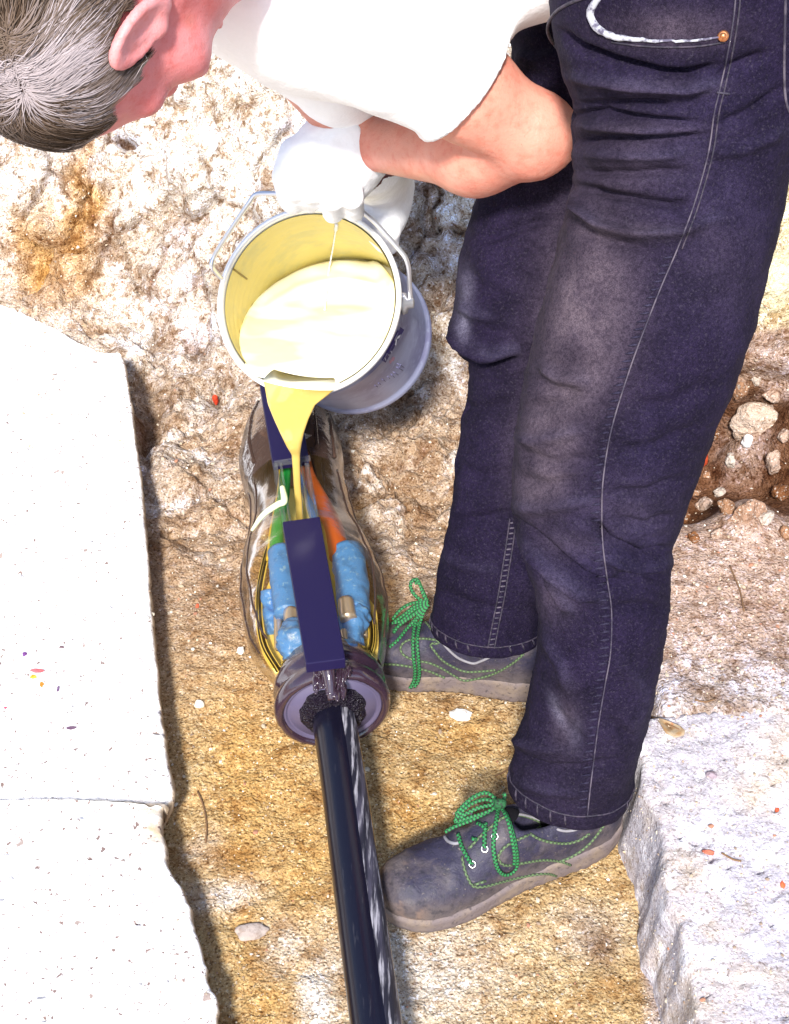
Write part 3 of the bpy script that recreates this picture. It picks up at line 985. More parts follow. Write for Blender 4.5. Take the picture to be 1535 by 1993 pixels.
v = P_ - JA * (0.0045 * (0.6 - f1p))[:, None] + cdir * (0.12 * fbm(P_ * 60, 3, 6))[:, None]
make('putty_ring', v, f, M['putty'], joint)
# puckered tape buckle on top of the ring
bk = []
for k in range(34):
    x = random.uniform(612, 680)
    y = random.uniform(1296, 1348)
    p = atZ(x, y, 0.175 - 0.0002 * abs(x - 645) * 0.5 - (y - 1296) * 0.0002)
    v_, f_ = rock_mesh(60 + k, 2, (0.004, 0.012, 0.003), 0.6, 0.7)
    bk.append((v_ + p, f_))
bk.append(tube(resample([atZ(636, 1290, 0.185), atZ(641, 1320, 0.176), atZ(645, 1362, 0.158)], n=16), np.linspace(0.009, 0.0045, 16), 12)[:2])
v, f = join(bk)
make('tape_buckle', v, f, M['ring'], joint)

# cable: runs out under the camera and on behind the joint
cab = resample([atZ(645, 1370, 0.098), atZ(668, 1520, 0.094), atZ(692, 1700, 0.088), atZ(732, 1993, 0.080), atZ(756, 2160, 0.076), atZ(800, 2480, 0.07)], n=90)
V, Fc, uv = tube(cab[::-1], 0.0262, 40)
cable = make('cable', V, Fc, M['cable'])
tag(cable, 'thick black cable running from the joint towards the camera', 'cable')
# scuffed strip on its right shoulder
d_ = np.gradient(cab, axis=0)
d_ /= np.linalg.norm(d_, axis=1)[:, None]
sidev = np.cross(d_, np.array([0, 0, 1.0]))
sidev /= np.linalg.norm(sidev, axis=1)[:, None]
if sidev[0][0] < 0:
    sidev = -sidev
upv = np.cross(sidev, d_)
upv *= np.sign(upv[:, 2])[:, None]
sr = []
for a in np.linspace(math.radians(22), math.radians(72), 9):
    sr.append(cab + 0.0265 * (math.cos(a) * sidev + math.sin(a) * upv))
sr = np.stack(sr, 1)
make('scuffed_strip', sr[3:].reshape(-1, 3), grid_faces(len(cab) - 3, 9), M['scuff'], cable)
cab2 = resample([B0_ - JA * 0.03, B0_ + JA * 0.12 + np.array([0, 0, 0.01]), B0_ + JA * 0.34 + np.array([-0.01, 0, 0.02])], n=24)
v, f, uv = tube(cab2, 0.026, 32)
c2 = make('cable', v, f, M['cable'])
tag(c2, 'black cable leaving the far end of the joint into the bank', 'cable')

# ------------------------------------------------------------------ tin bucket with resin
RC = at(599, 586, 1.75)
ax_cam = np.array([0.235, 0.075, 0.97])              # rim to base, in right / down / away
E_r, E_d, E_a = np.array([1, 0, 0.0]), np.array([0, -SP, -CP]), np.array([0, CP, -SP])
BA = ax_cam[0] * E_r + ax_cam[1] * E_d + ax_cam[2] * E_a
BA /= np.linalg.norm(BA)
R0, R1, HB = 0.1145, 0.107, 0.232
bucket = empty('bucket', RC + BA * HB, 'tilted tin bucket pouring cream resin into the cable joint', 'bucket')
_, bh, bb = frame(BA, (0, 0, 1))
prof = [(0.004, R0), (0.03, R0 - 0.0008), (0.034, R0 + 0.0012), (0.04, R0 - 0.001), (0.12, R0 - 0.004), (0.2, R1 + 0.0008), (0.212, R1 + 0.0002), (0.216, R1 + 0.003), (0.226, R1 + 0.0045), (0.232, R1 + 0.003), (0.233, R1 - 0.001), (0.228, R1 - 0.004), (0.228, 0.0005)]
v, f = lathe(RC, BA, prof, 120)
can = make('can_wall', v, f, M['can'], bucket)
CAN_BVH = bvh_of(v, f)
v, f = lathe(RC, BA, [(0.006, R0 - 0.001), (0.001, R0 - 0.0005), (-0.0025, R0 + 0.0015), (-0.0035, R0 + 0.004), (-0.002, R0 + 0.0065), (0.003, R0 + 0.0068), (0.008, R0 + 0.004), (0.009, R0 + 0.001)], 120)
make('rim', v, f, M['rim'], bucket)
rin = lambda t: R0 - 0.0025 - t * (R0 - R1) / HB
pin = [(0.003, rin(0))]
for k in range(1, 40):
    tt = 0.003 + (0.222 - 0.003) * k / 39
    pin.append((tt, rin(tt) + 0.0006 * math.sin(tt * 420) * (tt < 0.12)))
pin.append((0.224, 0.0005))
v, f = lathe(RC, BA, pin, 120)
make('inner_wall', v, [q[::-1] for q in f], M['can_in'], bucket)
IN_BVH = bvh_of(v, f)
sm = np.array([p for p in (cast(IN_BVH, x, y, 0.0015) for x, y in zip(np.linspace(441, 480, 16), np.linspace(514, 543, 16))) if p is not None])
v, f, _ = tube(sm, 0.0013, 6)
make('side_seam', v, f, M['can_seam'], bucket)
# resin surface: level with the lip it pours over
LIPD = np.array([0, 0, -1.0]) - BA * (np.array([0, 0, -1.0]) @ BA)
LIPD /= np.linalg.norm(LIPD)
lip = RC + LIPD * (R0 - 0.001) - BA * 0.003
zl = lip[2] + 0.009


def inside(p):
    q = p - RC
    t_ = q @ BA
    return (t_ > -0.010) and (t_ < 0.222) and np.linalg.norm(q - BA * t_) < (R0 + 0.002 if t_ < 0.004 else rin(t_))


cmid = RC + BA * 0.06
cmid = np.array([cmid[0], cmid[1], zl])
na, nr = 140, 44
LV, top = [], []
for a in np.linspace(0, 2 * np.pi, na, endpoint=False):
    dv = np.array([math.cos(a), math.sin(a), 0])
    lo_, hi_ = 0.0, 0.5
    if not inside(cmid):
        cmid = cmid + BA * 0.01
        cmid[2] = zl
    for _ in range(24):
        md = (lo_ + hi_) / 2
        lo_, hi_ = (md, hi_) if inside(cmid + dv * md) else (lo_, md)
    for s in np.linspace(0, 1, nr):
        p = cmid + dv * lo_ * s
        LV.append(p)
LV = np.array(LV).reshape(na, nr, 3)
lx, ly, _ = project(LV)
for pts, h, w in [([(470, 560), (520, 515), (600, 480), (680, 463), (760, 490)], 0.006, 8), ([(455, 580), (520, 530), (610, 492), (700, 478), (750, 500)], 0.003, 6), ([(470, 640), (500, 580), (570, 535), (650, 512), (730, 520), (765, 570)], 0.007, 9), ([(520, 600), (580, 560), (660, 545), (740, 560)], 0.0025, 10), ([(730, 520), (760, 550), (770, 600)], 0.006, 10)]:
    dd, sd, _ = polydist(lx, ly, pts)
    LV[..., 2] += 1.5 * h * np.exp(-(dd / w) ** 2) * (1 - np.linspace(0, 1, nr)[None, :] ** 10 * 0.9)
LV[..., 2] += 0.0012 * fbm(LV * 30, 3, 5)
Fc = grid_faces(na, nr).tolist() + [[(na - 1) * nr + j, (na - 1) * nr + j + 1, j + 1, j] for j in range(nr - 1)]
resin = make('liquid_resin', LV.reshape(-1, 3), Fc, M['resin'])
tag(resin, 'glossy cream liquid resin filling the tilted bucket', 'resin')
# the stream over the lip
tipz = 0.10
S0 = lip + np.array([0, -0.004, 0.003])
sd0 = np.cross(BA, LIPD)
sd0 *= np.sign(sd0[0])
ANG0 = float(min(np.linspace(-0.8, 0.8, 161), key=lambda a_: abs(project(RC + R0 * (math.cos(a_) * LIPD + math.sin(a_) * sd0))[0] - 585)))
print('lip', project(lip), ANG0)
prof_s = [(0.0, 512, 662, 752, 0.004), (0.012, 516, 640, 768, 0.005), (0.03, 521, 614, 785, 0.0055), (0.05, 532, 601, 812, 0.006), (0.07, 544, 592, 838, 0.0065), (0.09, 556, 587, 862, 0.007), (0.105, 567, 584, 882, 0.007), (0.13, 569, 584, 905, 0.007), (0.16, 571, 585, 940, 0.007), (0.2, 574, 588, 975, 0.007), (0.25, 578, 591, 1030, 0.007)]
q = np.array(prof_s)
n = 60
tq = np.linspace(0, 1, n)
tk = np.linspace(0, 1, len(q))
l_, r_, y_, th_ = [np.interp(tq, tk, q[:, c]) for c in (1, 2, 3, 4)]
rg_ = []
for k in range(n):
    yb = S0[1] - 0.006
    pl, pr = atY(l_[k], y_[k], yb), atY(r_[k], y_[k], yb)
    c, hw = (pl + pr) / 2, (pr - pl) / 2
    m_ = 40
    th = np.linspace(0, 2 * np.pi, m_, endpoint=False)
    ww = np.linalg.norm(hw)
    edge = np.abs(np.cos(th)) ** 4                       # thick rolled edges, thin sheet between
    flat = np.clip(1 - 0.013 / max(ww, 1e-4), 0, 0.75)
    dep = np.sin(th) * th_[k] * (1 - flat * (1 - edge))
    dep = np.sign(np.sin(th)) * np.sqrt(np.abs(np.sin(th))) * np.minimum(th_[k] * 1.35, ww) * (1 - min(flat * 1.25, 0.92) * (1 - np.abs(np.cos(th)) ** 4))
    pt = c + np.cos(th)[:, None] * hw + dep[:, None] * np.array([0, 1.0, 0])
    # the upper edge hugs the lip's curve
    wk = float(1 - sstep(0, 13, k))
    if wk > 0:
        ang = np.cos(th) * 0.42 + ANG0
        bk_ = sstep(-0.35, 0.35, np.sin(th))[:, None]
        sd_ = np.cross(BA, LIPD)
        sd_ *= np.sign(sd_[0])
        rp_ = RC + BA * (bk_ * 0.021 - 0.011) + (R0 + 0.0035 - bk_ * 0.0165) * (np.cos(ang)[:, None] * LIPD + np.sin(ang)[:, None] * sd_) + bk_ * np.array([0, 0, -0.001])
        rp_[:, 2] = zl + 0.0004
        pt = pt * (1 - wk) + rp_ * wk
    rg_.append(pt)
v, f = loft(np.array(rg_))
stream = make('resin_stream', v, f, M['resin_dark'])
stream.data.materials.append(M['resin'])
for pi in list(range(2 * 40)) + [59 * 40]:
    stream.data.polygons[pi].material_index = 1
tag(stream, 'thin yellow stream of resin falling from the bucket lip into the joint', 'resin stream')
# dripping thread from the glove into the bucket
th_pts = [cast([bvh_of(LV.reshape(-1, 3), Fc), IN_BVH], x, y, 0.004) for x, y in [(655, 436), (648, 480), (640, 525), (635, 570), (632, 603)]]
dr = resample(th_pts, n=60)
rad = 0.0011 * (0.75 + 0.7 * np.sin(np.arange(60) * 1.25) ** 2)
rad[:8] *= 1.9
v, f, _ = tube(dr, rad, 8)
tag(make('resin_drip', v, f, M['label_white']), 'fine pale drip thread hanging inside the bucket under the glove', 'drip')
# label and print on the can
def patch(pts4, nu, nv, bvh, off, name, m, parent=bucket):
    c = np.array(pts4, float)
    V = []
    for i in np.linspace(0, 1, nu):
        for j in np.linspace(0, 1, nv):
            p = (c[0] * (1 - i) + c[1] * i) * (1 - j) + (c[3] * (1 - i) + c[2] * i) * j
            h = cast(bvh, p[0], p[1], off)
            V.append(h if h is not None else at(p[0], p[1], 1.85))
    return make(name, V, grid_faces(nu, nv), m, parent)


z1 = lambda x, y: (640 + x * 210 / 1535, 600 + y * 210 / 1535)
lab = patch([z1(1005, 258), z1(1072, 305), z1(805, 775), z1(748, 738)], 5, 26, CAN_BVH, 0.0008, 'label', M['label'])
for quad in ([(1022, 372), (1000, 425), (950, 447), (975, 405)], [(948, 440), (970, 445), (955, 535), (938, 520)], [(790, 705), (800, 690), (815, 740), (805, 745)], [(870, 605), (882, 598), (898, 628), (886, 634)], [(840, 650), (850, 640), (862, 670), (852, 676)]):
    patch([z1(*p) for p in quad], 4, 4, CAN_BVH, 0.0014, 'label_mark', M['label_white'], lab)
for quad in ([(900, 690), (940, 700), (920, 755), (880, 745)], [(860, 740), (900, 745), (880, 795), (855, 775)]):
    patch([z1(*p) for p in quad], 4, 4, CAN_BVH, 0.0008, 'printed_mark', M['label_red'])
for ln in ([(970, 785), (1065, 842)], [(1018, 800), (1000, 845)], [(960, 835), (1050, 885)], [(915, 905), (985, 950)], [(880, 935), (930, 985)], [(835, 965), (860, 1000)], [(750, 1005), (800, 1040)], [(700, 1060), (735, 1085)], [(650, 1095), (690, 1120)]):
    s = [cast(CAN_BVH, *z1(*ln[0]), 0.0006), cast(CAN_BVH, *z1((ln[0][0] + ln[1][0]) / 2, (ln[0][1] + ln[1][1]) / 2), 0.0006), cast(CAN_BVH, *z1(*ln[1]), 0.0006)]
    if all(p is not None for p in s):
        v, f, _ = tube(s, 0.0006, 5)
        make('printed_mark', v, f, M['label_grey'], bucket)
# bail handle and ears
def rimpt(px, py, t, extra=0.0):
    p = cast_plane(px, py, t)
    q = p - RC
    q = q - BA * (q @ BA)
    return RC + BA * t + q / np.linalg.norm(q) * (R0 + extra)


def cast_plane(px, py, t):
    c = RC + BA * t
    d = ray(px, py)
    return CAM + d * (((c - CAM) @ BA) / (d @ BA))


earR, earL = rimpt(800, 590, 0.03, 0.008), rimpt(405, 548, 0.03, 0.006)
for e in (earR, earL):
    q = e - RC
    q -= BA * (q @ BA)
    q /= np.linalg.norm(q)
    v, f = lathe(e - q * 0.006, q, [(0, 0.014), (0.004, 0.013), (0.006, 0.007), (0.013, 0.0065), (0.014, 0.004), (0.0141, 0.0005)], 24, hint=BA)
    make('handle_ear', v, f, M['wire'], bucket)
gz = project(RC)[2]
bail = resample([earR + np.array([0.004, 0, 0]), at(797, 560, gz - 0.01), at(793, 512, gz - 0.03), at(772, 480, gz - 0.04), at(715, 420, gz - 0.06), at(650, 380, gz - 0.075), at(540, 377, gz - 0.07), at(499, 378, gz - 0.06), at(484, 395, gz - 0.055), at(448, 448, gz - 0.035), at(416, 500, gz - 0.015), at(414, 522, gz - 0.008), earL], n=110)
v, f, _ = tube(bail, 0.0031, 10)
make('bail_handle', v, f, M['wire'], bucket)

# ------------------------------------------------------------------ the man: one person with clothes as parts
person = empty('person', (0.22, 1.08, 0.0), 'grey-haired man in white shirt and dark jeans bending over to pour from the bucket', 'person')

# ---- jeans
near_rows = [(-330, 1085, 1680, 1.235), (-220, 1080, 1660, 1.23), (-100, 1075, 1640, 1.22), (0, 1072, 1620, 1.21), (100, 1090, 1600, 1.20), (200, 1112, 1575, 1.185), (300, 1114, 1542, 1.17), (400, 1112, 1520, 1.15), (500, 1088, 1495, 1.13), (600, 1060, 1468, 1.11), (700, 1032, 1434, 1.095), (800, 1012, 1392, 1.08), (900, 997, 1358, 1.065), (960, 995, 1340, 1.055), (1000, 998, 1328, 1.05), (1050, 1012, 1314, 1.04), (1100, 1030, 1307, 1.03), (1150, 1043, 1305, 1.02), (1200, 1046, 1300, 1.01), (1300, 1043, 1282, 0.995), (1400, 1024, 1257, 0.98), (1450, 1004, 1246, 0.972), (1490, 995, 1235, 0.966), (1536, 988, 1222, 0.960)]
far_rows = [(-330, 985, 1400, 1.50), (-150, 990, 1400, 1.50), (50, 1000, 1390, 1.49), (100, 992, 1370, 1.48), (200, 986, 1340, 1.46), (300, 962, 1310, 1.44), (400, 930, 1275, 1.42), (480, 905, 1240, 1.40), (560, 885, 1200, 1.375), (640, 883, 1170, 1.355), (690, 888, 1150, 1.345), (712, 910, 1140, 1.335), (760, 909, 1125, 1.325), (820, 902, 1110, 1.31), (900, 889, 1098, 1.29), (1000, 876, 1085, 1.265), (1100, 856, 1072, 1.24), (1150, 847, 1066, 1.23), (1190, 842, 1062, 1.222), (1222, 840, 1062, 1.216)]


def leg_loft(rows, nring, m, depth, seed):
    q = np.array(rows, float)
    yy = np.linspace(q[0, 0], q[-1, 0], nring)
    P = [resample(q, n=400)]
    S = P[0]
    l, r, Y = [np.interp(yy, S[:, 0], S[:, k]) for k in (1, 2, 3)]
    C = np.array([atY((a + b) / 2, y, c) for a, b, y, c in zip(l, r, yy, Y)])
    d = project(C)[2]
    R = (r - l) / 2 / F * d
    T = np.gradient(C, axis=0)
    T = np.stack([np.convolve(np.pad(T[:, k], 8, 'edge'), np.ones(17) / 17, 'valid') for k in range(3)], -1)
    T /= np.linalg.norm(T, axis=1)[:, None]
    th = np.linspace(0, 2 * np.pi, m, endpoint=False)
    rings = []
    for i in range(nring):
        X = np.array([1.0, 0, 0])
        X = X - T[i] * (X @ T[i])
        X /= np.linalg.norm(X)
        B = np.cross(T[i], X)
        if B[1] < 0:
            B = -B
        rings.append(C[i] + R[i] * (np.cos(th)[:, None] * X + np.sin(th)[:, None] * B * depth))
    return np.array(rings), C, T, R


def add_folds(rings, folds, nseed, amp=0.0015):
    nr, m = rings.shape[:2]
    # outward normals
    du = np.gradient(rings, axis=0)
    dv = np.roll(rings, -1, 1) - np.roll(rings, 1, 1)
    N = np.cross(dv, du)
    N /= np.linalg.norm(N, axis=-1)[..., None] + 1e-9
    c = rings.mean(1, keepdims=True)
    N *= np.sign(np.sum(N * (rings - c), -1))[..., None]
    px, py, d = project(rings)
    facing = np.sum(N * (CAM - rings), -1) > -0.1
    D = np.zeros(px.shape)
    for pts, a, w in folds:
        dd, sd, tt = polydist(px, py, pts)
        taper = np.minimum(1, np.minimum(tt, 1 - tt) * 4 + 0.15)
        D += facing * a * 0.0023 * np.exp(-(dd / (w * 0.85)) ** 2) * taper
    D += amp * fbm(rings * np.array([18, 18, 34]), 4, nseed) * 1.6 + amp * 0.8 * fbm(rings * 70, 3, nseed + 1)
    D += (~facing) * 0.004 * fbm(rings * np.array([12, 12, 40]), 3, nseed + 2)
    return rings + N * D[..., None], N, facing


folds_near = [([(1090, 60), (1130, 95), (1190, 118), (1291, 143), (1341, 145), (1395, 127)], -9, 9), ([(1110, 150), (1180, 155), (1240, 166), (1341, 172), (1400, 160)], 6, 13), ([(1125, 205), (1230, 200), (1310, 203)], -5, 9),
              ([(1112, 225), (1168, 217), (1269, 235), (1365, 240)], -6, 8), ([(1120, 245), (1200, 250), (1290, 256)], 4, 10), ([(1114, 275), (1171, 268), (1305, 272), (1380, 262)], -6, 8), ([(1120, 300), (1260, 305), (1330, 298)], 4, 12),
              ([(1118, 335), (1215, 338), (1350, 332)], -5, 10), ([(1115, 362), (1179, 378), (1305, 400), (1345, 395)], -6, 10), ([(1114, 385), (1128, 405), (1168, 439), (1233, 457), (1323, 450), (1400, 420)], 7, 11), ([(1120, 440), (1180, 470), (1260, 480)], -3, 14),
              ([(1380, 170), (1430, 130), (1500, 100)], -4, 12), ([(1390, 250), (1460, 220), (1530, 170)], -4, 12), ([(1370, 300), (1450, 290), (1530, 250)], 3, 14), ([(1000, 850), (1040, 860), (1099, 844), (1140, 830)], 4, 12),
              ([(1051, 711), (1091, 737), (1140, 742)], 4, 11), ([(1040, 735), (1080, 758), (1130, 765)], -3, 11), ([(1000, 800), (1060, 790), (1120, 775)], -3, 14), ([(1010, 880), (1080, 905), (1160, 890)], -3, 13), ([(1000, 930), (1060, 945), (1140, 930)], -3, 12), ([(1000, 985), (1060, 990), (1150, 970)], 4, 12),
              ([(996, 1008), (1047, 1050), (1094, 1092), (1133, 1124), (1180, 1142), (1240, 1140)], -11, 9), ([(1010, 1050), (1047, 1080), (1090, 1120), (1125, 1150), (1170, 1166)], 7, 12), ([(1060, 1110), (1085, 1150), (1112, 1190)], 5, 11), ([(1040, 1090), (1070, 1150), (1090, 1210)], -4, 10),
              ([(1150, 1010), (1183, 1053), (1250, 1083), (1305, 1065)], -7, 9), ([(1170, 1085), (1250, 1110), (1305, 1090)], 5, 10), ([(1200, 1010), (1260, 1025), (1315, 1000)], -4, 9), ([(1190, 1130), (1250, 1118), (1302, 1130)], -4, 10), ([(1190, 1185), (1260, 1180), (1300, 1190)], -3, 10), ([(1180, 960), (1260, 960), (1330, 930)], -4, 12), ([(1200, 880), (1280, 870), (1350, 830)], -3, 16), ([(1230, 790), (1310, 790), (1390, 740)], -3, 18),
              ([(998, 1462), (1020, 1480), (1062, 1497), (1133, 1500), (1200, 1480)], -6, 10), ([(996, 1440), (1040, 1455), (1100, 1462)], 4, 10), ([(1000, 1520), (1060, 1540), (1150, 1545)], 3, 10), ([(1060, 1360), (1110, 1420), (1150, 1460)], -2, 12), ([(1180, 1400), (1230, 1440)], -3, 12), ([(1050, 1230), (1090, 1290), (1110, 1350)], 3, 14), ([(1210, 1290), (1260, 1350), (1240, 1420)], 2, 16)]
folds_far = [([(884, 660), (915, 698), (960, 712), (1012, 700)], -14, 8), ([(886, 620), (910, 670), (950, 690), (1000, 680)], 10, 14), ([(930, 470), (1000, 445), (1090, 420)], -5, 12), ([(900, 520), (930, 560), (990, 580)], -4, 16), ([(890, 590), (930, 610), (990, 620)], 5, 14), ([(1000, 450), (1050, 500), (1080, 560)], -3, 14), ([(880, 780), (930, 800), (1000, 780)], -3, 12), ([(875, 900), (930, 930), (1000, 920)], -3, 16), ([(862, 1020), (930, 1010), (1000, 1000)], -4, 12), ([(860, 1080), (900, 1100), (960, 1110)], 3, 12), ([(850, 1150), (920, 1180), (1000, 1190)], -3, 12), ([(990, 160), (1040, 190), (1100, 180)], -5, 14), ([(1000, 110), (1050, 120), (1100, 100)], 4, 14)]


def hem_close(rings, C, T, m):
    # turned-up hem: small step out, rounded lip, inside wall
    c = rings[-1].mean(0)
    last = rings[-1]
    t_ = T[-1]
    out = (last - c)
    ln = np.linalg.norm(out, axis=1)[:, None]
    ex = [last + t_ * 0.0015 - out / ln * 0.0012, last - out / ln * 0.0035, last - t_ * 0.03 - out / ln * 0.005, last - t_ * 0.06 - out / ln * 0.012]
    return np.concatenate([rings, np.array(ex)], 0)


m_ = 132
nearR, nC, nT, nR = leg_loft(near_rows, 300, m_, 0.90, 3)
nearR, nN, nfac = add_folds(nearR, folds_near, 101, 0.0016)
farR, fC, fT, fR = leg_loft(far_rows, 240, m_, 0.92, 5)
farR, fN, ffac = add_folds(farR, folds_far, 111, 0.0016)
# hem band stands slightly proud
for Rr, CC in ((nearR, nC), (farR, fC)):
    s = np.linalg.norm(CC - CC[-1], axis=1)
    k = (s < 0.021) * 0.0016 + (np.abs(s - 0.021) < 0.002) * -0.001
    c = Rr.mean(1, keepdims=True)
    o = Rr - c
    Rr += o / np.linalg.norm(o, axis=-1)[..., None] * k[:, None, None]


def denim_col(V):
    px, py, d = project(V)
    base = np.array([0.0120, 0.0073, 0.0250])
    c = np.broadcast_to(base, V.shape).copy()
    n = fbm(V * 25, 4, 201)
    c *= (1 + 0.35 * n)[:, None]
    worn = np.zeros(len(V))
    for x, y, rx, ry, a in [(1150, 560, 90, 170, 1.0), (1110, 720, 70, 120, 0.8), (1060, 860, 60, 90, 0.8), (1050, 960, 50, 50, 0.7), (1240, 300, 120, 90, 0.35), (1240, 450, 100, 14, 0.6), (1300, 60, 110, 40, 0.8), (1100, 1060, 60, 30, 0.5), (1080, 1160, 40, 50, 0.5), (1100, 1400, 26, 60, 0.5), (1220, 1000, 80, 60, 0.35), (1400, 500, 80, 120, 0.22), (1270, 170, 120, 16, 0.5), (1230, 250, 120, 10, 0.4)]:
        worn += a * blob(px, py, x, y, rx, ry)
    w = np.clip(worn * (0.75 + 0.5 * n), 0, 1)[:, None]
    c = c * (1 - w) + np.array([0.100, 0.075, 0.092]) * w
    fade = np.clip(0.9 * blob(px, py, 900, 635, 12, 26) + 0.5 * blob(px, py, 905, 560, 16, 40) + 0.5 * blob(px, py, 1085, 1385, 10, 34, -25) + 0.25 * blob(px, py, 1120, 1430, 14, 30), 0, 1)[:, None]
    c = c * (1 - fade) + np.array([0.15, 0.14, 0.19]) * fade
    ridge, crease = np.zeros(len(V)), np.zeros(len(V))
    for pts, a, w_ in folds_near + folds_far:
        g_ = np.exp(-(polydist(px, py, pts)[0] / (w_ * 0.9)) ** 2) * min(1, abs(a) / 7)
        if a > 0:
            ridge = np.maximum(ridge, g_)
    rw = (ridge * np.clip(0.45 + 0.8 * n, 0, 1) * 0.7)[:, None]
    c = c * (1 - rw) + np.array([0.066, 0.058, 0.100]) * rw
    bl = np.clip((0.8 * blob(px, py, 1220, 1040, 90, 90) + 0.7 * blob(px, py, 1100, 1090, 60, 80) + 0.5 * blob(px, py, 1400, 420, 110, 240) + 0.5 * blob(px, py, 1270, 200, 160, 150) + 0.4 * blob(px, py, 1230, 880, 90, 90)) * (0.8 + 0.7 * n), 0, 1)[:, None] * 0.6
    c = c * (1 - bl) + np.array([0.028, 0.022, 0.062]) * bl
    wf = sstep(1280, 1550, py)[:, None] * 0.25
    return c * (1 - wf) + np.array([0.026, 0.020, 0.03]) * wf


parts = []
nearH = hem_close(nearR, nC, nT, m_)
farH = hem_close(farR, fC, fT, m_)
parts.append(loft(nearH, (True, False)))
parts.append(loft(farH, (True, False)))
# seat of the trousers joins the two legs above the frame
hipc = (nC[40] + fC[30]) / 2


def f_pel(P):
    d = s_ell(P, hipc + np.array([0.03, 0, 0.03]), (0.115, 0.17, 0.12))
    d = smin(d, s_cone(P, nC[10] + np.array([0.02, 0.01, 0]), nC[70] + np.array([0.02, 0.02, 0]), 0.075, 0.06), 0.05)
    return smin(d, s_cone(P, fC[10], fC[60], 0.07, 0.06), 0.05)


pv, pf = snets(f_pel, hipc - 0.32, hipc + 0.32, 0.012)
pv[:, 0] = np.maximum(pv[:, 0], 0.06)
parts.append((pv, pf))
jv, jf = join(parts)
jeans = make('jeans', jv, jf, M['denim'], person, col=denim_col(jv))
J_BVH = bvh_of(jv, jf)
FAR_BVH = bvh_of(*loft(farH, (True, False)))


def seam(pts, r, name, m, off=0.0006, parent=None, bv=None):
    P = drape(bv or J_BVH, pts, off, 0.004, maxjump=0.012)
    v, f, uv = tube(P, r, 6)
    return make(name, v, f, m, parent or jeans, uv=uv)


outseam = [(1432, -10), (1427, 40), (1415, 110), (1400, 178), (1390, 220), (1378, 300), (1350, 400), (1318, 485), (1290, 550), (1262, 620), (1225, 720), (1190, 835), (1174, 930), (1171, 1000), (1173, 1060), (1182, 1130), (1190, 1190), (1188, 1270), (1178, 1330), (1166, 1400), (1158, 1460), (1148, 1540), (1143, 1590)]
seam(outseam, 0.00075, 'outseam', M['stitch'])
seam([(x + 9, y) for x, y in outseam[:8]], 0.0008, 'outseam_stitching', M['stitch_dark'])
seam([(1395, 180), (1420, 183)], 0.001, 'bar_tack', M['stitch'])
# puckered welt beside the seam: short raised bumps
wl = []
for k in range(70):
    yv = 500 + k * 15.5
    xv = np.interp(yv, [p[1] for p in outseam], [p[0] for p in outseam])
    a, b = cast(J_BVH, xv - 4, yv, 0.0002), cast(J_BVH, xv - 22, yv + 3, 0.0)
    if a is not None and b is not None and np.linalg.norm(a - b) < 0.03:
        wl.append(tube([a, (a + b) / 2 + (CAM - a) * 0.0006, b], [0.0013, 0.0012, 0.0004], 6)[:2])
v, f = join(wl)
make('seam_pucker', v, f, M['denim'], jeans, col=np.full((len(v), 3), (0.034, 0.029, 0.055)))
pocket = [(1168, -8), (1152, 14), (1150, 32), (1163, 54), (1190, 70), (1240, 77), (1300, 80), (1360, 78), (1412, 70)]
P = drape(J_BVH, pocket, 0.001, 0.004, maxjump=0.012)
rp = np.interp(np.linspace(0, 1, len(P)), [0, 0.1, 0.3, 0.5, 0.7, 1], [0.0026, 0.0036, 0.0032, 0.0016, 0.001, 0.0008])
v, f, _ = tube(P, rp, 8)
v = v + 0.0008 * fbm(v * 200, 2, 3)[:, None]
make('pocket_edge', v, f, M['worn_edge'], jeans)
seam([(x, y + 12) for x, y in pocket[4:]], 0.0008, 'pocket_stitching', M['stitch_dark'])
seam([(1140, -6), (1105, 8), (1080, 25), (1066, 50), (1069, 72), (1082, 92)], 0.0016, 'fly_edge', M['stitch_dark'])
seam([(1529, -10), (1527, 60), (1526, 150), (1530, 200), (1540, 225)], 0.0012, 'back_pocket_edge', M['stitch'])
rp = cast(J_BVH, 1407, 70, 0.001)
nrm = (CAM - rp) / np.linalg.norm(CAM - rp)
v, f = lathe(rp, nrm, [(-0.001, 0.0048), (0.0012, 0.0046), (0.002, 0.003), (0.0021, 0.0025), (0.0035, 0.002), (0.0036, 0.0002)], 20)
make('rivet', v, f, M['copper'], jeans)
